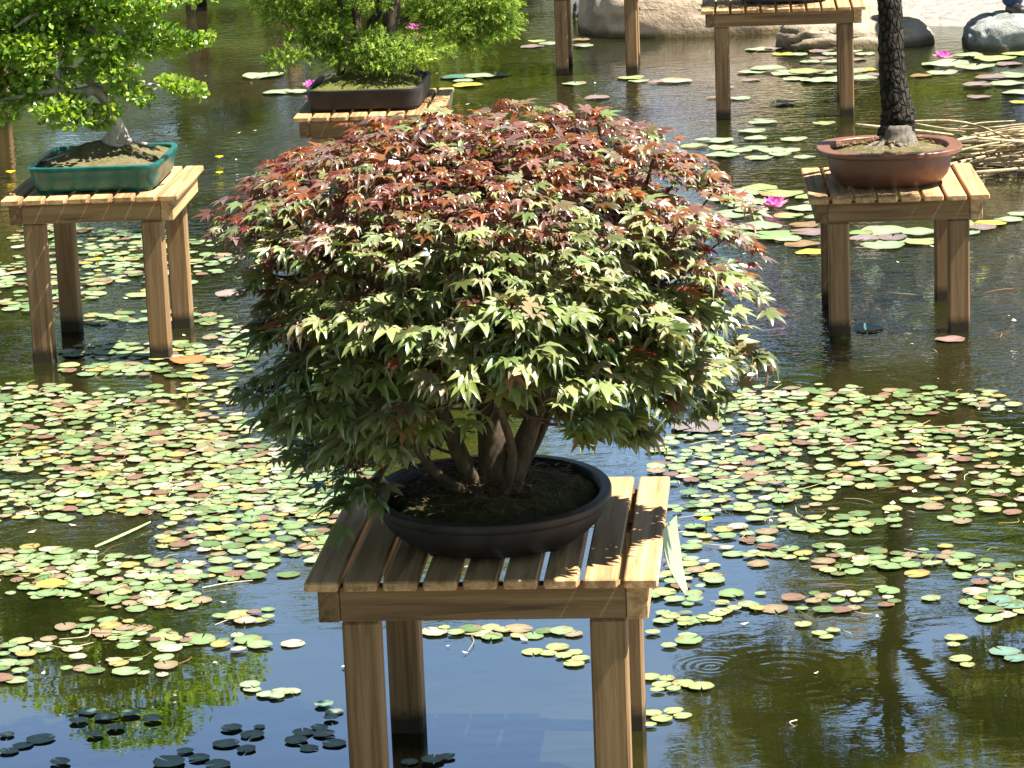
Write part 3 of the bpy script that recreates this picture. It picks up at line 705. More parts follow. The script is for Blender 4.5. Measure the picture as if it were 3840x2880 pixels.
cl = [(820, 85, 48, 18, -.15), (870, 105, 55, 18, -.2), (800, 110, 40, 16, -.2), (850, 130, 40, 12, -.25), (820, 140, 25, 10, -.25), (900, 125, 40, 15, -.2), (905, 85, 35, 15, -.1), (760, 115, 30, 12, -.1),
      (630, 122, 32, 13, -.15), (600, 132, 22, 12, -.15), (660, 105, 45, 13, -.1), (700, 90, 40, 14, -.05), (720, 115, 35, 12, -.1), (650, 70, 45, 18, 0), (690, 40, 50, 20, 0), (620, 25, 60, 22, .05), (590, 5, 50, 20, .05), (700, 5, 60, 22, .05),
      (750, 30, 30, 16, .1), (960, 20, 60, 22, .15), (1010, 45, 60, 22, .2), (1060, 30, 50, 22, .2), (1040, 75, 50, 18, .2), (1000, 85, 45, 16, .2), (1080, 60, 35, 16, .2), (940, 60, 40, 16, .1), (1100, 40, 25, 14, .25), (1030, 105, 25, 10, .2), (1010, 5, 60, 22, .2), (1070, 0, 50, 20, .2), (920, 0, 40, 18, .15), (900, 25, 30, 16, .1), (975, 60, 40, 16, .1), (725, 62, 40, 14, -.1), (800, 2, 40, 14, -.15), (930, 105, 45, 14, -.1), (740, 130, 28, 9, -.15)]
clouds = []
for (a, b, rx, ry, dy) in cl:
    s_ = K*YS/F; clouds.append((tree_parent_fix(Q(a, b, YS+dy), *CUR), np.array([rx*s_, max(.06, rx*s_*.8), ry*s_*.62]), rx*ry/900.))
for (x, z, r) in ((-1.1, 1.35, .3), (-.75, 1.45, .35), (-.35, 1.4, .35), (-.05, 1.3, .3), (-.6, 1.65, .3)):
    clouds.append((tree_parent_fix(np.array([x, YS, z]), *CUR), np.array([r, r*.8, .09]), 3.))
V, Fc, cc, tt = cloud_leaves(clouds, 165, .050, [(.24, .36, .055), (.15, .26, .035), (.36, .47, .085), (.04, .09, .02)], [3, 3, 3, 2.2], [(.35, .5, .04), (.45, .55, .05)], [3, 1], up=.4, tpl=NT_, jitter=.35, fwd_up=-.12)
mesh('foliage', V, Fc, NEEDLE, SB, col=cc, tr=tt)

# ------------------------------------------------------------------ pine bonsai (brown oval pot)
oP = (1.522, 11.74, .5512); CUR = (oP, -.06)
PB = empty('pine_bonsai', oP, -.06, label='tall pine bonsai with thick plated black trunk in the reddish brown oval pot', cat='bonsai tree')
pot(PB, .285, .27, .150, 2.5, POT_BROWN, 0, rim=.048, wall=.054, taper=.034, feet=False, lip=.02, curve=2.2)
m_ = MB(); m_.loft([(0, .0005), (-.004, .016)], .165, .15, 2.3, n=48, capt=True); 
soil('soil', .234, .220, 2.5, .122, .030, SOIL_DRY, PB, .008)
litter(PB, .21, .2, .135, 260, (.40, .28, .12), L0=.035, hgt=.03)
m_.build('pot_foot', POT_BROWN, PB)
m_ = MB(); YL = 11.8
tb = [(1938, 292, 0), (1938, 268, 0), (1940, 248, 0), (1936, 225, 0), (1930, 180, 0), (1926, 130, 0), (1924, 70, 0), (1922, 10, 0)]
W_ = [Q(a, b, YL+c) for a, b, c in tb]; top_ = W_[-1]
W_ += [np.array([1.52, 11.8, 1.36]), np.array([1.50, 11.8, 1.55]), np.array([1.55, 11.8, 1.8]), np.array([1.5, 11.8, 2.05])]
W_ = np.array(W_)
m_.tube(tree_parent_fix(W_, *CUR), (.078, .066, .070, .060, .053, .050, .049, .047, .046, .034, .024, .010), 22, .16, sub=7)
m2 = MB(); m2.tube([(.035, .03, .12), (.037, .03, .165), (.037, .03, .225)], (.092, .072, .048), 16, .22)
for (a, l) in ((3.4, .17), (3.0, .12), (4.3, .13), (5.0, .1), (3.8, .16), (5.7, .1), (2.4, .15), (.4, .1), (4.7, .14)):
    q0 = np.array([.035, .03, .152]); q1 = q0+np.array([math.cos(a)*l*.5, math.sin(a)*l*.5, .002]); q2 = q0+np.array([math.cos(a+.2)*l, math.sin(a+.2)*l, -.012])
    m2.tube([q0+np.array([0, 0, .02]), q1, q2], (.024, .011, .004), 8, .2)
bt_ = [np.array(p_) for p_ in ((1.0, 11.6, 1.62), (.95, 11.9, 1.45), (1.25, 11.4, 1.85), (1.9, 11.12, 1.55), (2.2, 12.4, 1.5), (2.0, 12.45, 1.8), (1.5, 11.5, 2.1), (1.2, 12.2, 1.75), (1.75, 11.1, 1.5), (2.05, 11.1, 1.9), (1.35, 11.8, 2.0))]
for e in bt_:
    st = W_[8] if e[2] < 1.6 else W_[9]; mid = (st+e)/2+np.array([0, 0, .02])+rng.normal(0, .04, 3)
    m_.tube(tree_parent_fix(np.array([st, mid, e]), *CUR), (.024, .016, .006), 7, .2)
m_.build('trunk', BARK_PINE, PB, smooth=True); m2.build('surface_roots', BARK_ROOT, PB, smooth=True)
clouds = []
for e in bt_+[np.array(p_) for p_ in ((1.5, 11.8, 2.2), (1.3, 12.2, 1.6), (1.1, 11.7, 1.95), (2.2, 12.5, 1.75), (.9, 11.7, 1.75))]:
    for k in range(4):
        clouds.append((tree_parent_fix(e+rng.normal(0, .10, 3)*[1, 1, .5], *CUR), np.array([.17, .17, .06]), 2.6))
V, Fc, cc, tt = cloud_leaves(clouds, 85, .055, [(.13, .20, .02), (.07, .12, .02), (.26, .23, .03), (.32, .17, .03)], [4, 3, 2, 1.6], [(.3, .4, .03), (.5, .35, .03)], [3, 1.5], tpl=NT_, fwd_up=.4)
mesh('foliage', V, Fc, NEEDLE, PB, col=cc, tr=tt)

# ------------------------------------------------------------------ bonsai on the far tables (their crowns are above the picture)
def far_bonsai(x, y, z, rz, h, w_, pal, tpl, pm, label, a=.24, b=.2, seed=0, size=.035, ex=2.3):
    e = empty('bonsai', (x, y, z), rz, label=label, cat='bonsai tree')
    pot(e, a, b, .10, ex, pm, 0, rim=.02, wall=.022, taper=.03, feet=True)
    soil('soil', a-.028, b-.028, ex, .08, .03, SOIL_MOSS, e, .01)
    r_ = random.Random(seed); m_ = MB(); pts = [(0, 0, .09)]
    for k in range(1, 6): pts.append((r_.uniform(-.05, .05), r_.uniform(-.04, .04), .09+h*k/5*.85))
    m_.tube(pts, (.04, .03, .026, .02, .014, .006), 10, .15); cl_ = []
    for k in range(9):
        t = .3+.7*k/8; a_ = r_.uniform(0, 6.28); L_ = w_*(1.1-.75*t)
        p0 = np.array(pts[min(5, int(t*5))]); p1 = p0+np.array([math.cos(a_)*L_, math.sin(a_)*L_*.8, .04])
        m_.tube([p0, (p0+p1)/2+np.array([0, 0, .03]), p1], (.012, .008, .004), 6, .1); cl_ += [(p1, np.array([.17, .15, .06])*w_*2, 2.), ((p0+p1)/2+[0, 0, .05], np.array([.13, .13, .05])*w_*2, 1.)]
    cl_.append((np.array([0, 0, .1+h]), np.array([.16, .16, .08])*w_*2, 2.))
    m_.build('trunk', BARK_DARK, e, smooth=True)
    V, Fc, cc, tt = cloud_leaves(cl_, 110, size, pal, [1]*len(pal), [(.3, .45, .03)], [1], tpl=tpl)
    mesh('foliage', V, Fc, NEEDLE if tpl is NT_ else SMALL, e, col=cc, tr=tt)
far_bonsai(1.69, 17.78, .645, -.085, .75, .42, [(.06, .12, .02), (.10, .18, .03)], NT_, POT_GREY, 'shaded bonsai pot on the wide table by the boulders, cut by the upper edge', .30, .2, 1, .05)
far_bonsai(.66, 20.15, .60, -.07, .8, .4, [(.08, .15, .02), (.14, .2, .03)], OT, POT_GREY, 'bonsai on the table in front of the tan boulder, above the picture edge', .22, .2, 2)
far_bonsai(-3.40, 18.45, .60, -.05, .6, .3, [(.08, .15, .02), (.05, .10, .02)], OT, POT_BROWN, 'bonsai standing on the sunlit far left table', .2, .2, 3)
far_bonsai(-2.16, 25.3, .62, -.05, .8, .4, [(.05, .10, .02), (.08, .14, .03)], NT_, POT_DARK, 'distant bonsai on the table whose legs show between the green bonsai', .28, .22, 4, .05)

# ------------------------------------------------------------------ rocks
def rock(x, y, rx, ry, rz_, mat, label, z=-.05, seed=0, rot=0, amp=.25, sc_=1.6, flat=.0):
    import bmesh
    bm = bmesh.new(); bmesh.ops.create_icosphere(bm, subdivisions=5, radius=1); V = np.array([v.co[:] for v in bm.verts])
    d = 1+amp*fbm(V+seed*7.3, sc_, 5)*2
    V = np.sign(V)*abs(V)**.7*d[:, None]
    V[:, 2] = np.where(V[:, 2] > .0, V[:, 2], V[:, 2]*.5)
    cr_ = np.abs(fbm(V*[.35, .35, 1.6]+seed, 2.1, 3)); V *= (1-.07*np.exp(-(cr_/.015)**2))[:, None]
    Fr = [tuple(v.index for v in f.verts) for f in bm.faces]; bm.free()
    o = mesh('boulder', V*[rx, ry, rz_], Fr, mat, smooth=True, loc=(x, y, z), rz=rot)
    return tag(o, label, 'rock', 'rocks along the shore')
def rpx(pxl, pxr, pyw, depth, hgt, mat, label, **k):
    a_ = G(pxl, pyw); b_ = G(pxr, pyw); cx_ = (a_[0]+b_[0])/2; yy = (a_[1]+b_[1])/2+depth*.75
    return rock(cx_, yy, (b_[0]-a_[0])/2*1.0, depth, hgt, mat, label, **k)
rpx(1250, 1800, 72, .8, .62, ROCK_TAN, 'long smooth tan sandstone boulder at the water edge behind the table legs', seed=1, amp=.12)
rpx(1668, 2030, 103, .42, .27, ROCK_BROWN, 'brown boulder behind the pine trunk, half under the wide table', seed=4, amp=.16)
rpx(2088, 2330, 106, .42, .27, ROCK_GREY, 'rough grey boulder at the right picture edge', seed=3, amp=.2)
rpx(1238, 1275, 40, .2, .16, ROCK_DARK, 'small dark blue-grey rock at the left end of the tan boulder', seed=5)
rock(3.35, 23.6, 1.9, 1.1, .27, ROCK_TAN, 'flat pale stone slab on the bank at the upper right', seed=6, amp=.08)
rock(2.32, 22.15, .45, .3, .26, ROCK_GREY, 'pale weathered stone behind the brown boulder', seed=7, amp=.15)
rock(3.85, 20.75, .55, .26, .27, ROCK_DARK, 'dark flat rock under the person in blue trousers', seed=9, amp=.1)
rock(1.95, 23.7, .55, .4, .42, ROCK_GREY, 'rounded pale boulder above the wide table', seed=13, amp=.12)
rock(4.6, 23.2, .7, .5, .45, ROCK_BROWN, 'brown boulder on the bank beyond the person', seed=15, amp=.15)
rock(3.05, 22.3, .34, .22, .13, ROCK_TAN, 'low tan stone between the brown boulder and the bank', seed=17, amp=.15)

# ------------------------------------------------------------------ stick pile
sb = G(2150, 385); SP_ = empty('stick_pile', (sb[0]+.18, sb[1]+.25, 0), 0, label='tangled pile of pale dry sticks and reeds in the water at the right edge', cat='stick pile')
STK = barkmat('dry_stick', (.20, .14, .07), (.42, .33, .19), (.62, .53, .36), 40); STD = barkmat('dark_wet_stick', (.05, .04, .02), (.14, .10, .06), (.3, .24, .15), 40)
for k in range(74):
    m_ = MB(); a = random.choice([random.gauss(.12, .25), random.gauss(2.75, .3), random.gauss(-.35, .2)]); l = random.uniform(.3, .95)
    c0 = np.array([random.gauss(.1, .22), random.gauss(0, .17), max(.005, random.uniform(0, .24)*(1-k/200))]); dv = np.array([math.cos(a), math.sin(a), random.gauss(0, .12)])
    p = [c0-dv*l/2, c0+rng.normal(0, .02, 3)+np.array([0, 0, random.uniform(0, .04)]), c0+dv*l/2]
    p = [np.array([q_[0], q_[1], max(q_[2], .0)]) for q_ in p]
    r0 = random.uniform(.004, .011); m_.tube(p, (r0, r0*.9, r0*.6), 6, .15)
    m_.build('stick', STK if random.random() < .7 else STD, SP_, smooth=True)

# ------------------------------------------------------------------ floating leaves
GRN, PALE, YEL, BRN, PUR, BLU, YG = (.17, .30, .10), (.25, .34, .20), (.42, .38, .05), (.20, .12, .06), (.19, .14, .15), (.045, .14, .12), (.27, .35, .13)
def pad_mesh(r, col, seed, rough_edge=.03, cup=.02, notch=.12, nseg=26, z0=0.):
    rs = np.random.default_rng(seed); t = notch+(2*math.pi-2*notch)*np.arange(nseg)/(nseg-1)
    e = 1+rough_edge*np.sin(t*rs.integers(7, 15)+rs.random()*6)+rs.normal(0, rough_edge*.5, nseg); asp = rs.uniform(.88, 1)
    V = [(0, 0, 0)]; cols = [np.array(col)*1.35]
    dm = rs.random(3)*6.28
    spot = rs.random() < .35; sa = rs.random()*6.28
    for q in (.45, .92, 1.):
        for i in range(nseg):
            w_ = cup*(q**3)*(.6+.6*math.sin(2*t[i]+dm[0])+.35*math.sin(5*t[i]+dm[1]))
            V.append((r*q*e[i]*math.cos(t[i]), r*q*e[i]*math.sin(t[i])*asp, w_*r*3))
            cc_ = np.array(col)*(1.0 if q < .9 else .8)*(1+.10*(i % 2))
            if q > .9: cc_ = cc_*.75+np.array((.26, .20, .08))*.25
            if spot and abs(((t[i]-sa+3.14) % 6.28)-3.14) < .5: cc_ = cc_*.4+np.array((.24, .13, .06))*.6
            cols.append(cc_)
    Fc = []
    for i in range(nseg-1):
        Fc.append((0, 1+i, 2+i))
        for k in (0, 1):
            a = 1+k*nseg+i; Fc.append((a, a+nseg, a+nseg+1)); Fc.append((a, a+nseg+1, a+1))
    return np.array(V), np.array(Fc), np.clip(np.array(cols), 0, 1)
def pad_obj(name, V, Fc, cc, p, rz): return mesh(name, V, Fc, PAD, col=cc, smooth=True, loc=p, rz=rz)
big_used = []
def bigpad(px, py, wpx, col, label, group='large lily pads around the pink flowers'):
    c = G(px, py); r = wpx*K*math.hypot(c[0], c[1])/F/2
    V, Fc, cc = pad_mesh(r, tuple(np.array(col)*random.uniform(.85, 1.15)), int(px*7+py), .018, .018, .05+random.random()*.07, 40)
    lift = .004+.004*random.random()
    while any(math.hypot(c[0]-q_[0], c[1]-q_[1]) < r+q_[3] and abs(q_[2]-lift) < .0035 for q_ in big_used): lift += .004
    big_used.append((c[0], c[1], lift, r))
    o = pad_obj('lily_pad', V, Fc, cc, (c[0], c[1], lift), random.uniform(0, 6.28)); o.rotation_euler = (random.gauss(0, .004), random.gauss(0, .004), o.rotation_euler.z)
    tag(o, label, 'lily pad', group); return o
nm_col = {GRN: 'green', PALE: 'pale green', YEL: 'yellow', BRN: 'brown', PUR: 'purplish', BLU: 'blue-green', YG: 'yellow-green'}
lists = {
 'between the maple and the wide table': [(1648, 265, 68, PALE), (1624, 285, 62, PALE), (1632, 300, 55, PALE), (1715, 302, 62, PALE), (1550, 305, 70, PALE), (1500, 318, 60, YG), (1562, 321, 70, PALE), (1630, 322, 62, PALE), (1560, 337, 76, PALE), (1596, 330, 60, PALE), (1668, 329, 70, PALE), (1700, 327, 60, PALE), (1640, 343, 66, PALE), (1685, 338, 50, PALE), (1738, 341, 48, PALE), (1780, 268, 52, YG), (1690, 224, 58, BLU), (1520, 305, 40, PALE)],
 'around the pink flower right of the maple': [(1640, 408, 82, YG), (1598, 421, 92, PALE), (1688, 420, 100, YG), (1560, 432, 70, PALE), (1632, 437, 80, PALE), (1575, 466, 100, PALE), (1622, 459, 82, PALE), (1600, 447, 62, PALE), (1735, 452, 78, PALE), (1704, 468, 66, YG), (1765, 442, 60, PALE), (1745, 428, 58, YG), (1642, 492, 104, PALE), (1668, 512, 122, GRN), (1700, 521, 66, PALE), (1752, 505, 90, PUR), (1733, 529, 78, BRN), (1752, 548, 70, YEL), (1566, 497, 70, PALE), (1605, 515, 80, PALE), (1540, 478, 60, PALE), (1765, 472, 60, PALE), (1738, 488, 70, BRN)],
 'under the table with the brown pot': [(1915, 502, 112, PALE), (1928, 518, 72, PUR), (1935, 524, 96, PALE), (1906, 535, 98, PALE), (1868, 522, 70, PUR), (1990, 527, 76, YG), (1990, 508, 88, PALE), (2065, 487, 90, YG), (2140, 487, 70, YEL), (2090, 505, 60, PALE), (2178, 477, 62, PALE), (2120, 497, 66, PUR), (1858, 508, 60, GRN), (2200, 465, 50, PALE), (2030, 503, 60, PUR)],
 'at the far right near the grey boulder': [(2042, 140, 110, PALE), (2035, 158, 76, PALE), (2106, 147, 88, PALE), (2190, 165, 88, PALE), (2180, 183, 80, PALE), (2200, 202, 70, PALE), (2112, 186, 66, PUR), (2115, 211, 54, PUR), (2150, 128, 90, YG), (2195, 118, 70, YG), (2090, 123, 70, PALE), (2140, 170, 70, PUR), (2205, 222, 50, YEL), (1990, 165, 50, BRN), (2180, 140, 60, PUR)],
 'in the mat between the brown boulder and the wide table': [(1640, 108, 62, PALE), (1672, 107, 44, PUR), (1690, 118, 52, YEL), (1722, 121, 48, PALE), (1740, 108, 50, PALE), (1775, 112, 56, PUR), (1800, 118, 54, PALE), (1840, 112, 50, PALE), (1775, 127, 50, PUR), (1750, 135, 48, PALE), (1868, 118, 50, PALE), (1800, 135, 52, PALE), (1850, 130, 46, PUR), (1625, 157, 66, PALE), (1660, 152, 80, PALE), (1705, 160, 80, PALE), (1745, 158, 84, YG), (1790, 158, 70, PALE), (1838, 158, 76, PALE), (1870, 152, 52, YEL), (1720, 172, 60, PALE), (1765, 176, 74, PALE), (1810, 174, 86, PALE), (1860, 172, 74, PALE), (1890, 163, 50, PUR), (1622, 174, 44, PUR), (1570, 190, 36, PUR), (1598, 214, 50, PALE), (1540, 212, 30, BRN)],
 'on the open water beyond the maple': [(1240, 182, 56, PALE), (1290, 213, 60, PUR), (1456, 177, 80, PALE), (1418, 180, 36, PUR), (1362, 170, 62, YG), (1380, 177, 46, PALE), (1150, 102, 52, PUR), (1192, 97, 56, PALE), (1254, 88, 42, BRN), (1256, 99, 44, PUR), (1262, 103, 40, PALE), (1160, 90, 40, YG), (570, 164, 100, PALE), (600, 201, 70, PALE), (648, 200, 60, PALE), (990, 168, 80, BLU), (1035, 168, 70, PALE), (1012, 186, 70, YEL), (1070, 164, 60, BLU), (1000, 176, 50, PALE)],
}
for reg, L_ in lists.items():
    for (a, b, wd, c_) in L_: bigpad(a, b, wd, c_, f'{nm_col[c_]} lily pad floating {reg}')
for (a, b, wd, c_, lb) in ((470, 967, 104, (.20, .19, .11), 'large dull olive lily pad in the small-leaf carpet left of the maple'), (1505, 925, 116, (.20, .16, .17), 'large purplish lily pad just right of the maple crown'), (407, 781, 84, (.38, .15, .05), 'orange-brown lily pad right of the left table legs'),
        (112, 1267, 72, (.50, .40, .07), 'yellow lily pad at the lower left among small green leaves'), (500, 636, 74, (.26, .20, .20), 'purplish pad touching the left side of the maple crown'), (2052, 735, 66, (.24, .14, .13), 'reddish pad by the right leg of the brown pot table'), (1875, 712, 74, BLU, 'blue-green pad between the legs of the brown pot table'),
        (300, 640, 60, YG, 'yellow-green pad under the left table'), (213, 612, 66, (.33, .24, .12), 'tan pad between the legs of the left table')):
    bigpad(a, b, wd, c_, lb, 'single large pads')

# small floating leaves: a thick carpet, thinning towards the camera
blobs = [(150, 900, 330, 60, .85), (330, 930, 260, 60, .85), (150, 990, 330, 50, .95), (400, 1000, 300, 60, 1), (620, 1010, 200, 70, .9), (250, 1070, 330, 50, 1.), (560, 1090, 240, 60, 1), (80, 1100, 160, 40, .7), (590, 1170, 200, 60, .95), (440, 1160, 120, 40, .6), (100, 1225, 190, 45, .85),
         (300, 1240, 170, 40, .7), (560, 1230, 120, 30, .6), (330, 1290, 150, 35, .75), (130, 1275, 120, 25, .6), (240, 1360, 130, 25, .6), (380, 1390, 190, 30, .75), (560, 1390, 110, 12, .7), (320, 1440, 110, 28, .75), (90, 1400, 90, 22, .55), (20, 1450, 40, 45, .6), (180, 1440, 60, 18, .4),
         (320, 760, 190, 22, .7), (430, 850, 130, 40, .6), (60, 850, 130, 20, .5), (260, 800, 200, 14, .5), (500, 760, 60, 60, .5), (120, 600, 180, 60, .22), (300, 560, 220, 70, .22), (60, 500, 120, 30, .35), (320, 690, 200, 20, .35), (60, 660, 90, 20, .3), (480, 380, 60, 40, .2), (40, 420, 80, 60, .35), (200, 520, 200, 30, .25),
         (1750, 880, 260, 50, .8), (2000, 870, 240, 30, .75), (1600, 960, 200, 40, .85), (1850, 950, 260, 45, .8), (1560, 1010, 170, 50, .9), (1720, 1040, 200, 50, .62), (2080, 960, 160, 50, .8), (2000, 1030, 200, 50, .5), (2150, 1040, 110, 60, .8), (1620, 1100, 210, 45, .5), (1560, 1160, 150, 40, .45), (1800, 1130, 180, 25, .5), (1840, 1210, 110, 40, .5), (2050, 1100, 170, 35, .5),
         (1990, 1220, 130, 50, .4), (2140, 1250, 90, 40, .5), (1680, 1200, 130, 25, .4), (1500, 1240, 80, 50, .45), (1560, 1300, 200, 30, .3), (1840, 1300, 220, 40, .25), (2150, 1310, 70, 40, .4), (1450, 1330, 70, 25, .5), (1100, 1370, 180, 10, .6), (560, 1330, 90, 20, .25), (1480, 1380, 40, 15, .3), (2100, 860, 120, 20, .5), (1450, 1000, 60, 60, .8), (700, 940, 120, 40, .7)]
def density(px, py):
    d = np.zeros_like(px)
    for (a, b, rx, ry, v) in blobs: d = np.maximum(d, v*np.clip(1.35*(1-(((px-a)/rx)**2+((py-b)/ry)**2)), 0, 1))
    return d
pts = []
N0 = 110000
cx_ = rng.uniform(-2.4, 2.4, N0); cy_ = 6.9+rng.random(N0)**1.0*8.3
px_, py_ = proj(np.stack([cx_, cy_, 0*cx_], -1)); den = density(px_, py_)*np.clip(.1+1.6*vnoise(np.stack([cx_, cy_, 0*cx_], -1), 4.5), .15, 1.2)
den = np.where((px_ > -40) & (px_ < 2252), den, 0)
acc = rng.random(N0) < den*np.where(px_ < 900, .85, .55)
grid = {}; chosen = []
for x, y, a, b in zip(cx_[acc], cy_[acc], px_[acc], py_[acc]):
    r = random.uniform(.015, .038)*(1.15 if y < 8 else 1.)*(1.0 if y < 11 else 1.25)
    g0 = (int(x/.08), int(y/.08)); ok = True
    for i in (-1, 0, 1):
        for j in (-1, 0, 1):
            for (x2, y2, r2) in grid.get((g0[0]+i, g0[1]+j), ()):
                if math.hypot(x-x2, y-y2) < (r+r2)*.66: ok = False; break
    # keep clear of table legs
    if not ok: continue
    grid.setdefault(g0, []).append((x, y, r)); chosen.append([x, y, r, a, b, None])
# hand-placed little groups in the near open water
def grp(pl, col, reg):
    for (a, b, wd) in pl:
        c = G(a, b); chosen.append([c[0], c[1], wd*K*math.hypot(c[0], c[1])/F/2, a, b, (col, reg)])
DARKBL = (.12, .23, .18)
grp([(545, 1590, 56), (488, 1608, 62), (532, 1621, 50), (500, 1575, 50), (560, 1572, 30)], DARKBL, 'in the bluish group left of the front left leg')
grp([(655, 1585, 50), (700, 1588, 52), (640, 1602, 54), (722, 1608, 56), (668, 1618, 44), (690, 1574, 44)], DARKBL, 'in the bluish group beside the front left leg')
grp([(700, 1525, 44), (722, 1540, 44), (715, 1555, 36)], DARKBL, 'in the small bluish trio by the front left leg')
grp([(190, 1540, 50), (230, 1552, 56), (280, 1545, 50), (170, 1560, 44), (330, 1556, 44), (250, 1575, 46), (205, 1590, 40)], DARKBL, 'in the dark group over the tree reflection at the lower left')
grp([(365, 1650, 74), (430, 1640, 50), (400, 1625, 40), (470, 1655, 60), (88, 1598, 66), (50, 1612, 50), (20, 1625, 44), (130, 1650, 50), (15, 1590, 36)], DARKBL, 'in the dark group along the lower left edge')
grp([(885, 1648, 40), (935, 1645, 56), (965, 1638, 44), (800, 1650, 44)], DARKBL, 'in the dark group behind the front legs at the bottom')
grp([(540, 1483, 54), (545, 1492, 46), (575, 1503, 46), (610, 1498, 52), (630, 1496, 44), (598, 1508, 36)], PALE, 'in the floating string left of the front table')
grp([(1150, 1410, 50), (1205, 1400, 54), (1185, 1413, 42), (1218, 1420, 40), (1240, 1412, 40), (1255, 1425, 44), (1240, 1436, 50)], YG, 'in the group behind the table between its front legs')
grp([(1085, 1365, 40), (1060, 1358, 44), (1020, 1366, 50), (985, 1370, 40), (1118, 1362, 44), (960, 1360, 30)], YG, 'just under the front rail of the table')
grp([(1405, 1467, 44), (1430, 1482, 46), (1455, 1492, 34), (1475, 1478, 52), (1515, 1488, 60), (1492, 1484, 40), (1440, 1468, 40), (1420, 1495, 34)], YG, 'in the group right of the rear right leg')
grp([(1455, 1540, 48), (1475, 1550, 44), (1430, 1556, 50), (1410, 1545, 44), (1405, 1570, 30)], YG, 'in the low group right of the rear right leg')
grp([(1410, 1370, 36), (1445, 1398, 38), (1480, 1340, 40), (1550, 1330, 46), (1540, 1340, 44), (1520, 1338, 34), (1450, 1335, 44), (1476, 1352, 30), (1570, 1322, 30), (1560, 1305, 34)], YG, 'in the loose row right of the table')
grp([(1770, 1370, 36), (1785, 1378, 34), (1800, 1365, 34), (1735, 1352, 40), (2065, 1380, 52), (2060, 1395, 30), (2075, 1428, 52), (2090, 1440, 36)], YG, 'among the loose ones at the lower right')
grp([(2170, 1410, 70), (2195, 1425, 60), (2160, 1300, 60), (2185, 1310, 70)], DARKBL, 'in the dark group at the lower right edge')
rank = sorted(chosen, key=lambda q: -(q[2]/q[1]**1.3 if q[5] is None else 9))
# individual leaves: the 300 that show largest inside the picture
ind = [q for q in rank if 0 < q[3] < 2212 and 0 < q[4] < 1659][:300]; ids = set(id(q) for q in ind); rest = [q for q in chosen if id(q) not in ids]
print('small pads', len(chosen), 'rest', len(rest))
PALC = [(.16, .26, .105), (.22, .33, .16), (.27, .32, .13), (.32, .27, .08), (.24, .18, .11), (.16, .085, .065), (.36, .33, .24), (.085, .155, .055)]
PALW = [5, 5, 2.6, 1.2, 1.6, 1.1, 1.6, 2.6]
CN = ['green', 'light green', 'yellow-green', 'yellowish', 'tan', 'reddish', 'bleached', 'dark green']
def region(a, b):
    if a < 700: return 'in the carpet left of the maple pot' if b < 1150 else ('in the left carpet level with the table top' if b < 1320 else 'at the thin near edge of the left carpet')
    if a < 1400: return 'behind the front table'
    return 'in the carpet right of the maple pot' if b < 1150 else ('in the right carpet near the trunk reflection' if b < 1300 else 'at the thin near edge of the right carpet')
protos = {}
def proto(ci, v, col=None):
    key = (ci, v)
    if key not in protos:
        V, Fc, cc = pad_mesh(1., tuple(np.array(col if col is not None else PALC[ci])*random.uniform(.9, 1.1)), hash(key) % 9999 if isinstance(ci, int) else v*31+7, .03, .012, .10, 22)
        protos[key] = (V, Fc, cc)
    return protos[key]
pm_cache = {}
gname = 'small round floating leaves'
for q in ind:
    x, y, r, a, b, hp = q
    if hp: col, reg = hp; ci = ('h', col); cn = nm_col.get(col, 'dark blue-green')
    else: ci = int(rng.choice(len(PALC), p=np.array(PALW)/sum(PALW))); col = None; cn = CN[ci]; reg = region(a, b)
    v = random.randrange(4); key = (ci, v)
    if key not in pm_cache:
        V, Fc, cc = proto(ci, v, col); o = mesh('floating_leaf', V, Fc, PAD, col=cc, smooth=True); pm_cache[key] = o.data
    else:
        o = bpy.data.objects.new('floating_leaf', pm_cache[key]); C.objects.link(o)
    o.location = (x, y, .003+.005*random.random()); o.scale = (r, r, r); o.rotation_euler = (random.gauss(0, .02), random.gauss(0, .02), random.uniform(0, 6.28))
    tag(o, f'small {cn} leaf {reg}', 'floating leaf', gname)
VV, FF, CC = [], [], []; n0 = 0
for (x, y, r, a, b, hp) in rest:
    ci = int(rng.choice(len(PALC), p=np.array(PALW)/sum(PALW))); V, Fc, cc = proto(ci, random.randrange(4)) if not hp else proto(('h', hp[0]), 0, hp[0])
    t = random.uniform(0, 6.28); c_, s_ = math.cos(t), math.sin(t); tx, ty = random.gauss(0, .03), random.gauss(0, .03)
    VV.append(np.stack([x+r*(V[:, 0]*c_-V[:, 1]*s_), y+r*(V[:, 0]*s_+V[:, 1]*c_), .003+.006*random.random()+r*V[:, 2]+r*(V[:, 0]*tx+V[:, 1]*ty)], -1)); FF.append(Fc+n0); CC.append(cc*random.uniform(.85, 1.15)); n0 += len(V)
o = mesh('floating_leaf_carpet', np.vstack(VV), np.vstack(FF), PAD, col=np.clip(np.vstack(CC), 0, 1), smooth=True)
tag(o, 'dense carpet of small round green, yellow and brown leaves on the pond', 'floating leaves', kind='stuff')

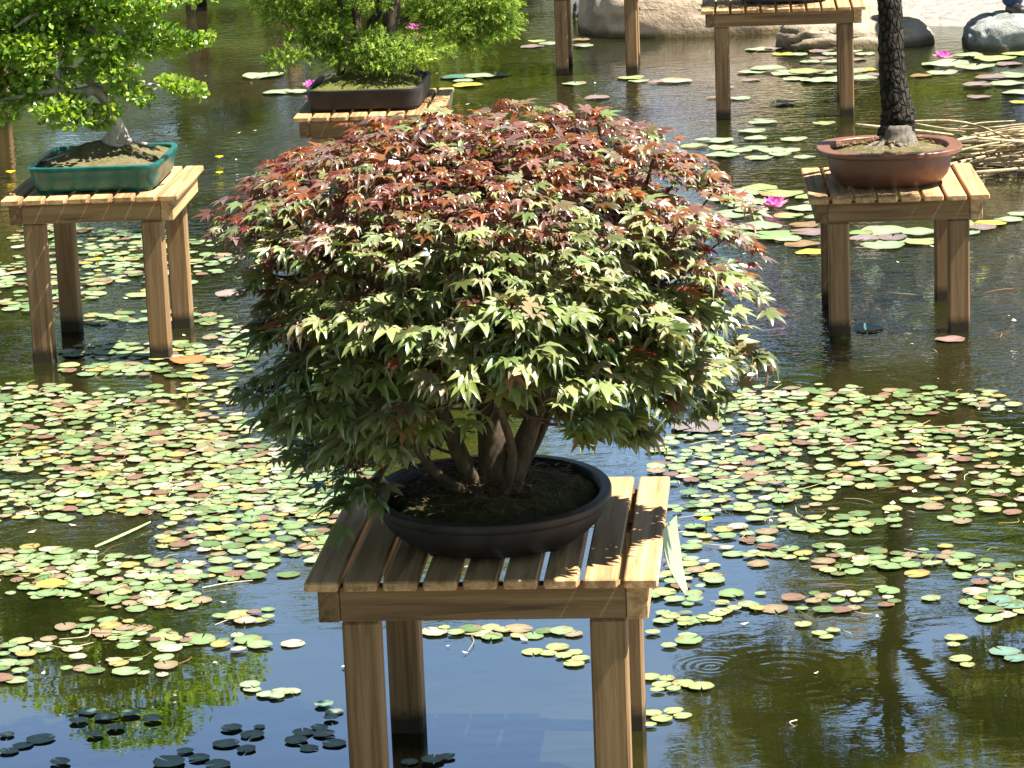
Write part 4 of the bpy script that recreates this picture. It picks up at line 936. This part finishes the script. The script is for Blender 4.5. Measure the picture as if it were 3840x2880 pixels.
# thin stems, needles and petals drifting between the leaves
m_ = MB(); cols = []
k = 0
while k < 420:
    x, y = random.uniform(-2.3, 2.3), random.uniform(7., 13.)
    a, b = proj(np.array([x, y, 0])); 
    if random.random() > density(np.array([a]), np.array([b]))[0]*1.1+.03: continue
    t = random.uniform(0, 6.28); l = random.uniform(.03, .16); c_ = random.gauss(0, .9)
    p = [(x, y, .006), (x+math.cos(t)*l*.5, y+math.sin(t)*l*.5, .008), (x+math.cos(t)*l*.5+math.cos(t+c_)*l*.5, y+math.sin(t)*l*.5+math.sin(t+c_)*l*.5, .005)]
    r0 = random.uniform(.0007, .0018); m0 = m_.n; m_.tube(p, (r0, r0, r0*.6), 4, 0, sub=3)
    cc = random.choice([(.35, .28, .12), (.22, .20, .06), (.5, .42, .28), (.18, .08, .04)]); cols.append(np.tile(cc, (m_.n-m0, 1))); k += 1
for k in range(240):                          # bits of petal and seed
    x, y = random.uniform(-3, 3), random.uniform(6.9, 21.); t = random.uniform(0, 6.28); r0 = random.uniform(.003, .010)
    if random.random() < .5: x, y = random.uniform(-1.8, 1.8), random.uniform(7.5, 11)
    V = [(x+r0*math.cos(t+q*1.57)*(1.6 if q % 2 else 1), y+r0*math.sin(t+q*1.57)*(1.6 if q % 2 else 1), .005+.004*(q == 1)) for q in range(4)]
    m_.add(V, [(0, 1, 2, 3)]); cols.append(np.tile(random.choice([(.75, .7, .6), (.6, .5, .35), (.8, .78, .5)]), (4, 1)))
o = m_.build('floating_debris', LIT, col=np.vstack(cols)); tag(o, 'scattered thin stems, needles and petals drifting on the pond', 'debris', kind='stuff')
# broad pale reed blade lying on the water at left
a_, b_ = G(205, 1190), G(326, 1136); d = b_-a_; nn = nrm(np.array([-d[1], d[0], 0]))*.009
V = []; 
for i in range(9):
    t = i/8; w_ = math.sin(math.pi*min(1, t*1.0+.08))**.5*1.0 if t < 1 else .1
    p = a_+d*t+np.array([0, 0, .012]); V += [p-nn*w_, p+np.array([0, 0, .004]), p+nn*w_]
V = np.array(V); Fc = []
for i in range(8): Fc += [(3*i, 3*i+1, 3*i+4, 3*i+3), (3*i+1, 3*i+2, 3*i+5, 3*i+4)]
o = mesh('reed_blade', V-a_, Fc, PAD, col=np.tile((.33, .42, .18), (len(V), 1)), smooth=True, loc=a_); tag(o, 'long pale green reed blade lying on the water at the left', 'reed')

# ------------------------------------------------------------------ flowers
PET = leafmat('pink_petals', .5, .3, .45); STA = Mat('yellow_stamens', (.8, .5, .03), .6).m; YPET = leafmat('yellow_petals', .5, .3, .4)
def lily(px, py, wpx, label):
    c = G(px, py); s_ = wpx*K*math.hypot(c[0], c[1])/F/2
    e = empty('water_lily', (c[0], c[1], .008), random.uniform(0, 1), label=label, cat='flower', group='pink water lilies')
    P, f, nn, S, cc = [], [], [], [], []
    for (n_, el, l, ph) in ((9, .25, 1., 0), (9, .6, .95, .35), (8, .95, .8, .1), (6, 1.2, .62, .4)):
        for k in range(n_):
            a = ph+k*6.283/n_+random.gauss(0, .06); e_ = el+random.gauss(0, .07)
            fv = np.array([math.cos(a)*math.cos(e_), math.sin(a)*math.cos(e_), math.sin(e_)])
            P.append(fv*np.array([1, 1, 0])*s_*.12+np.array([0, 0, s_*.06])); f.append(fv); nn.append(np.array([-math.cos(a)*math.sin(e_), -math.sin(a)*math.sin(e_), math.cos(e_)])); S.append((s_*.55, s_*l, s_*.9)); cc.append((.80, .28+.2*(el < .4)-.14*(el > .9), .55))
    tpl = np.array([(0, 0, 0), (-.22, .3, .09), (0, .33, 0), (.22, .3, .09), (-.27, .62, .16), (0, .66, .05), (.27, .62, .16), (0, 1, .18)]); T = OT[1]
    V, Fc, c1, t1 = scatter(tpl, T, np.array(P), frames(np.array(f), np.array(nn)), np.array(S), np.array(cc), np.array(cc)*[1, .5, .9])
    mesh('petals', V, Fc, PET, e, col=c1, tr=t1, smooth=True)
    m_ = MB()
    for k in range(26):
        a = random.uniform(0, 6.28); r = random.uniform(0, .13)*s_; m_.tube([(r*math.cos(a), r*math.sin(a), s_*.08), (1.3*r*math.cos(a), 1.3*r*math.sin(a), s_*.30)], (s_*.02, s_*.012), 4, 0, sub=1)
    m_.build('stamens', STA, e)
lily(673, 192, 42, 'pink water lily left of the dark rectangular pot')
lily(1674, 452, 64, 'pink water lily right of the maple crown')
lily(2038, 130, 46, 'pink water lily in front of the grey boulder')
lily(897, 68, 40, 'pink water lily glimpsed through the spruce foliage')
lily(583, 372, 26, 'small pink water lily half hidden by the upper left of the maple')
def yflower(px, py, wpx, label):
    c = G(px, py); s_ = wpx*K*math.hypot(c[0], c[1])/F/2; n_ = 5
    e = empty('yellow_flower', (c[0], c[1], .0), random.uniform(0, 6), label=label, cat='flower', group='small yellow pond flowers')
    m_ = MB(); m_.tube([(0, 0, -.05), (0, 0, .03)], (.0025, .0025), 6, 0, sub=1); m_.build('stem', PADG, e)
    a = np.arange(n_)*6.283/n_; f = np.stack([np.cos(a), np.sin(a), np.full(n_, .45)], -1); nn = np.stack([-np.cos(a)*.4, -np.sin(a)*.4, np.ones(n_)], -1)
    V, Fc, c1, t1 = scatter(OT[0], OT[1], np.tile([0, 0, .028], (n_, 1))+0., frames(f, nn), np.full(n_, s_), np.tile((.85, .68, .03), (n_, 1)), np.tile((.9, .7, .03), (n_, 1)))
    mesh('petals', V, Fc, YPET, e, col=c1, tr=t1)
PADG = Mat('green_stem', (.12, .2, .04), .6).m
for (a, b, wd, lb) in ((475, 352, 22, 'upper of two yellow flowers left of the maple top'), (475, 386, 20, 'lower of two yellow flowers left of the maple top'), (24, 385, 26, 'yellow flower at the left edge beside the teal pot'), (212, 575, 24, 'yellow flower seen between the legs of the left table'), (1526, 1145, 36, 'bright yellow flower right of the front table'),
                   (250, 925, 16, 'tiny yellow flower in the carpet left of the maple'), (405, 862, 14, 'tiny yellow flower below the orange-brown pad'), (78, 724, 18, 'yellow flower near the front left leg of the left table'), (1690, 925, 14, 'tiny yellow flower right of the maple crown'), (1440, 985, 14, 'tiny yellow flower behind the right end of the front table')):
    yflower(a, b, wd, lb)

# ------------------------------------------------------------------ person on the rock (only the lower legs reach the picture)
pf = G(2172, 52, .30)
PE = empty('person', (3.635, 20.62, .19), .35, label='person in dark blue trousers and black shoes standing at the upper right corner', cat='person')
def skinobj(name, V, E, Rr, mat, parent, sub=2):
    me = bpy.data.meshes.new(name); me.from_pydata([tuple(v) for v in V], E, []); o = bpy.data.objects.new(name, me); C.objects.link(o); o.parent = parent
    o.modifiers.new('skin', 'SKIN'); s_ = o.modifiers.new('sub', 'SUBSURF'); s_.levels = sub; s_.render_levels = sub
    for i, r in enumerate(Rr): me.skin_vertices[0].data[i].radius = (r, r) if not isinstance(r, tuple) else r
    me.skin_vertices[0].data[0].use_root = True; me.materials.append(mat)
    for p_ in me.polygons: p_.use_smooth = True
    return o
SKIN = Mat('skin', (.52, .32, .23), .55).m; JEAN = Mat('dark_blue_denim', (.02, .045, .12), .8).m; SHIRT = Mat('grey_shirt', (.35, .36, .38), .85).m; SHOE = Mat('black_shoe', (.012, .012, .012), .5).m; HAIR = Mat('brown_hair', (.05, .03, .02), .7).m
V = [(0, 0, .92), (0, 0, 1.1), (0, 0, 1.32), (0, 0, 1.46), (0, 0, 1.52), (0, -.01, 1.60), (0, -.015, 1.68)]; E = [(i, i+1) for i in range(6)]; Rr = [.14, .13, .15, .07, .055, .085, .08]
def chain(st, pts, rs):
    p = st
    for q_, r in zip(pts, rs): V.append(q_); Rr.append(r); E.append((p, len(V)-1)); p = len(V)-1
    return p
for s_ in (-1, 1):
    chain(0, [(s_*.10, 0, .86), (s_*.11, -.01, .5), (s_*.115, .01, .10), (s_*.12, -.10, .04)], [.09, .06, .03, .028])
    w_ = chain(2, [(s_*.17, 0, 1.38), (s_*.24, .02, 1.12), (s_*.24, -.06, .90), (s_*.24, -.09, .83)], [.055, .042, .03, .028])
    for k in range(4): chain(w_, [(s_*.24+(k-1.5)*.004, -.09+(k-1.5)*.018, .79), (s_*.235, -.095+(k-1.5)*.019, .755-.006*abs(k-1)), (s_*.23, -.10+(k-1.5)*.018, .735)], [.009, .008, .007])
    chain(w_, [(s_*.22, -.13, .80), (s_*.215, -.145, .77)], [.010, .008])
skinobj('body', V, E, Rr, SKIN, PE)
for s_ in (-1, 1):
    skinobj('shoe', [(s_*.115, .05, .05), (s_*.118, -.06, .045), (s_*.125, -.17, .035)], [(0, 1), (1, 2)], [.055, .052, .042], SHOE, PE)
skinobj('trousers', [(0, 0, .98), (0, 0, .90), (-.10, 0, .84), (-.11, -.01, .5), (-.115, .01, .045), (.10, 0, .84), (.11, -.01, .5), (.115, .01, .045)], [(0, 1), (1, 2), (2, 3), (3, 4), (1, 5), (5, 6), (6, 7)], [.15, .16, .115, .088, .085, .115, .088, .085], JEAN, PE)
skinobj('shirt', [(0, 0, .90), (0, 0, 1.12), (0, 0, 1.34), (0, 0, 1.42), (-.18, 0, 1.38), (-.24, .02, 1.14), (.18, 0, 1.38), (.24, .02, 1.14)], [(0, 1), (1, 2), (2, 3), (2, 4), (4, 5), (2, 6), (6, 7)], [(.175, .13), (.16, .13), (.18, .135), .09, .075, .06, .075, .06], SHIRT, PE)
skinobj('hair', [(0, .02, 1.68), (0, .0, 1.73), (0, -.04, 1.74)], [(0, 1), (1, 2)], [.09, .085, .06], HAIR, PE)
for s_ in (-1, 1): skinobj('eye', [(s_*.028, -.088, 1.655), (s_*.028, -.094, 1.655)], [(0, 1)], [.009, .006], HAIR, PE, 1)
skinobj('nose', [(0, -.09, 1.645), (0, -.108, 1.625)], [(0, 1)], [.012, .012], SKIN, PE, 1)

# ------------------------------------------------------------------ trees on the banks (far ones mirrored in the pond; near ones unseen, added against sky fill)
def tree_proto(seed, h, w_, pal, tpal, n_, name, leaf=.13, z0=.18):
    r_ = random.Random(seed); m_ = MB(); pts = [(0, 0, -.3)]
    for k in range(1, 6): pts.append((r_.uniform(-.15, .15)*k/3, r_.uniform(-.15, .15)*k/3, h*k/6.2))
    m_.tube(pts, (.19, .15, .12, .09, .06, .03), 10, .15); cl_ = []
    for k in range(26):
        t = z0+(1-z0)*r_.random()**.9; a_ = r_.uniform(0, 6.28); prof = math.sin(math.pi*min(1, (t-z0)/(1-z0)*.86+.12))**.7
        L_ = w_*prof*r_.uniform(.5, 1.0); p0 = np.array(pts[min(5, 1+int(t*3.6))]); p1 = np.array([p0[0]+math.cos(a_)*L_, p0[1]+math.sin(a_)*L_, h*t])
        m_.tube([p0, (p0+p1)/2+np.array([0, 0, .15]), p1], (.05, .03, .012), 6, .1)
        rr_ = w_*r_.uniform(.22, .38); cl_.append((p1, np.array([rr_, rr_, rr_*.62]), rr_**2*2.2)); cl_.append(((p0+p1)/2+[0, 0, .2], np.array([rr_, rr_, rr_*.6])*.8, rr_**2*1.2))
    V, Fc, cc, tt = cloud_leaves(cl_, n_/sum(c_[2] for c_ in cl_), leaf, pal, [3, 3, 2, 1][:len(pal)], tpal, [2, 1], shell=.35)
    return m_, (V, Fc, cc, tt)
tree_defs = {
 'leafy': tree_proto(1, 8.2, 2.6, [(.10, .18, .025), (.07, .13, .02), (.16, .24, .03), (.05, .09, .02)], [(.3, .42, .03), (.42, .45, .04)], 15000, 'leafy'),
 'dark': tree_proto(2, 7.6, 2.2, [(.045, .08, .02), (.06, .11, .02), (.09, .15, .03)], [(.15, .25, .02), (.2, .3, .03)], 15000, 'dark', .11, .08),
 'olive': tree_proto(5, 8.8, 2.4, [(.13, .15, .04), (.09, .12, .03), (.20, .19, .05), (.22, .13, .04)], [(.4, .38, .04), (.45, .25, .03)], 15000, 'olive', .12),
}
tdata = {}
spots = [('dark', -3.6, -6.5, 1.35, 0.), ('leafy', 3.4, -8., 1.4, 1.), ('dark', .2, -9.5, 1.6, 2.), ('dark', -8.5, -5., 1.4, 2.6), ('dark', 7.6, -12., 1.5, 3.1), ('leafy', -12.5, 2.5, 1.6, 1.9), ('dark', -11.6, 7.5, 1.7, .3), ('dark', -12., 17.5, 1.7, 4.4), ('dark', 13., 4., 1.4, .7), ('dark', -5.5, -3., 1.3, 5.1), ('dark', 5.8, -3.4, 1.3, .9),  ('dark', -8.2, 37, 1.05, 0.), ('leafy', -5.9, 35, 1.0, 1.), ('olive', -3.9, 37.5, .84, 2.), ('leafy', -1.3, 36, .98, 3.1), ('dark', -.9, 38, 1.02, .5), ('olive', -.5, 33.5, .66, 4.), ('dark', 4.9, 36.5, 1.13, 2.2), ('leafy', 6.4, 34.5, .95, 5.), ('olive', 4.3, 33., .62, 1.2), ('olive', 4.6, 40., 1.1, 3.9), ('leafy', 7.0, 38., 1.08, 2.3), ('olive', 8.2, 36, .95, .9),  # trees behind the camera and beside the near pond are added to block sky
         ('dark', -11.5, 35, 1.1, 3.), ('leafy', 10.5, 33, 1.1, 4.2), ('olive', -14.5, 31, 1.05, 1.4), ('dark', 13.5, 29, 1.1, 2.5), ('leafy', -15.5, 22, 1., .4), ('leafy', 15.5, 20, 1.05, 5.5), ('dark', -15, 13, 1.1, 3.3), ('dark', 7.2, 40, .95, 1.9), ('leafy', -7.2, 41, 1.15, 2.8), ('olive', -.4, 42, .95, 2.8)]
desc = {'leafy': 'broad bright green tree', 'dark': 'dense dark green tree', 'olive': 'olive and bronze coloured tree'}
where = ['behind the photographer, on the near left', 'behind the photographer, on the near right', 'tallest, straight behind the photographer', 'at the left end of the near bank', 'at the right end of the near bank', 'at the near left corner of the pond', 'tall, close to the left shore', 'tall, further along the left shore', 'on the right shore near the corner', 'second behind the photographer on the left', 'second behind the photographer on the right', 'at the far left of the far bank', 'left of the far bank middle', 'behind the left table mirrored in the pond', 'mirrored behind the maple', 'mirrored in the middle of the pond', 'shorter, close to the shore in the middle', 'mirrored right of the maple', 'behind the boulders at right', 'small, in front of the dark trees at right', 'tall, behind the dark trees at right', 'tall, behind the person on the rock', 'behind the person on the rock', 'on the left bank corner', 'on the right bank corner', 'on the left bank', 'on the right bank', 'nearest on the left bank', 'nearest on the right bank', 'on the near left bank', 'tall in the second row at right', 'tall in the second row at left', 'in the second row middle']
for (kd, x, y, s_, rz), wh in zip(spots, where):
    e = empty('bank_tree', (x, y, .2), rz, label=f'{desc[kd]} {wh}', cat='tree', group='trees around the pond'); e.scale = (s_, s_, s_)
    if kd not in tdata:
        m_, (V, Fc, cc, tt) = tree_defs[kd]; a_ = m_.build('trunk', BARK_TREE, e, smooth=True); b_ = mesh('crown', V, Fc, TREE, e, col=cc, tr=tt); tdata[kd] = (a_, b_)
    else:
        for o_ in tdata[kd]: dup(o_, e)
# low shrubs along the far shore
sh_cl = [(np.array([0, 0, .55]), np.array([.9, .6, .6]), 1.), (np.array([.6, .1, .4]), np.array([.6, .5, .45]), .6), (np.array([-.6, -.1, .42]), np.array([.6, .5, .45]), .6), (np.array([.1, 0, .95]), np.array([.5, .45, .4]), .5)]
V, Fc, cc, tt = cloud_leaves(sh_cl, 1500, .09, [(.09, .16, .02), (.05, .10, .02), (.16, .22, .03)], [3, 3, 1], [(.3, .4, .03), (.4, .45, .04)], [2, 1], shell=.4)
m_ = MB()
for k in range(7): m_.tube([(0, 0, -.2), (random.uniform(-.3, .3), random.uniform(-.2, .2), .4), (random.uniform(-.8, .8), random.uniform(-.4, .4), .8)], (.03, .02, .008), 5)
first = None
for k, x in enumerate(np.arange(-11, 12, 1.15)):
    yb = float(shore(x))+random.uniform(1.6, 3.2) if x < 1 else max(float(shore(x))+4.5, 27.)+random.uniform(0, 1.5)
    e = empty('shore_shrub', (x+random.uniform(-.3, .3), yb, .2), random.uniform(0, 6), label='low leafy shrub in the row along the far shore', cat='shrub', group='shrubs along the far shore'); s_ = random.uniform(.8, 1.5); e.scale = (s_, s_, s_*random.uniform(.8, 1.3))
    if first is None: first = (m_.build('stems', BARK_TREE, e), mesh('foliage', V, Fc, TREE, e, col=cc, tr=tt))
    else:
        for o_ in first: dup(o_, e)
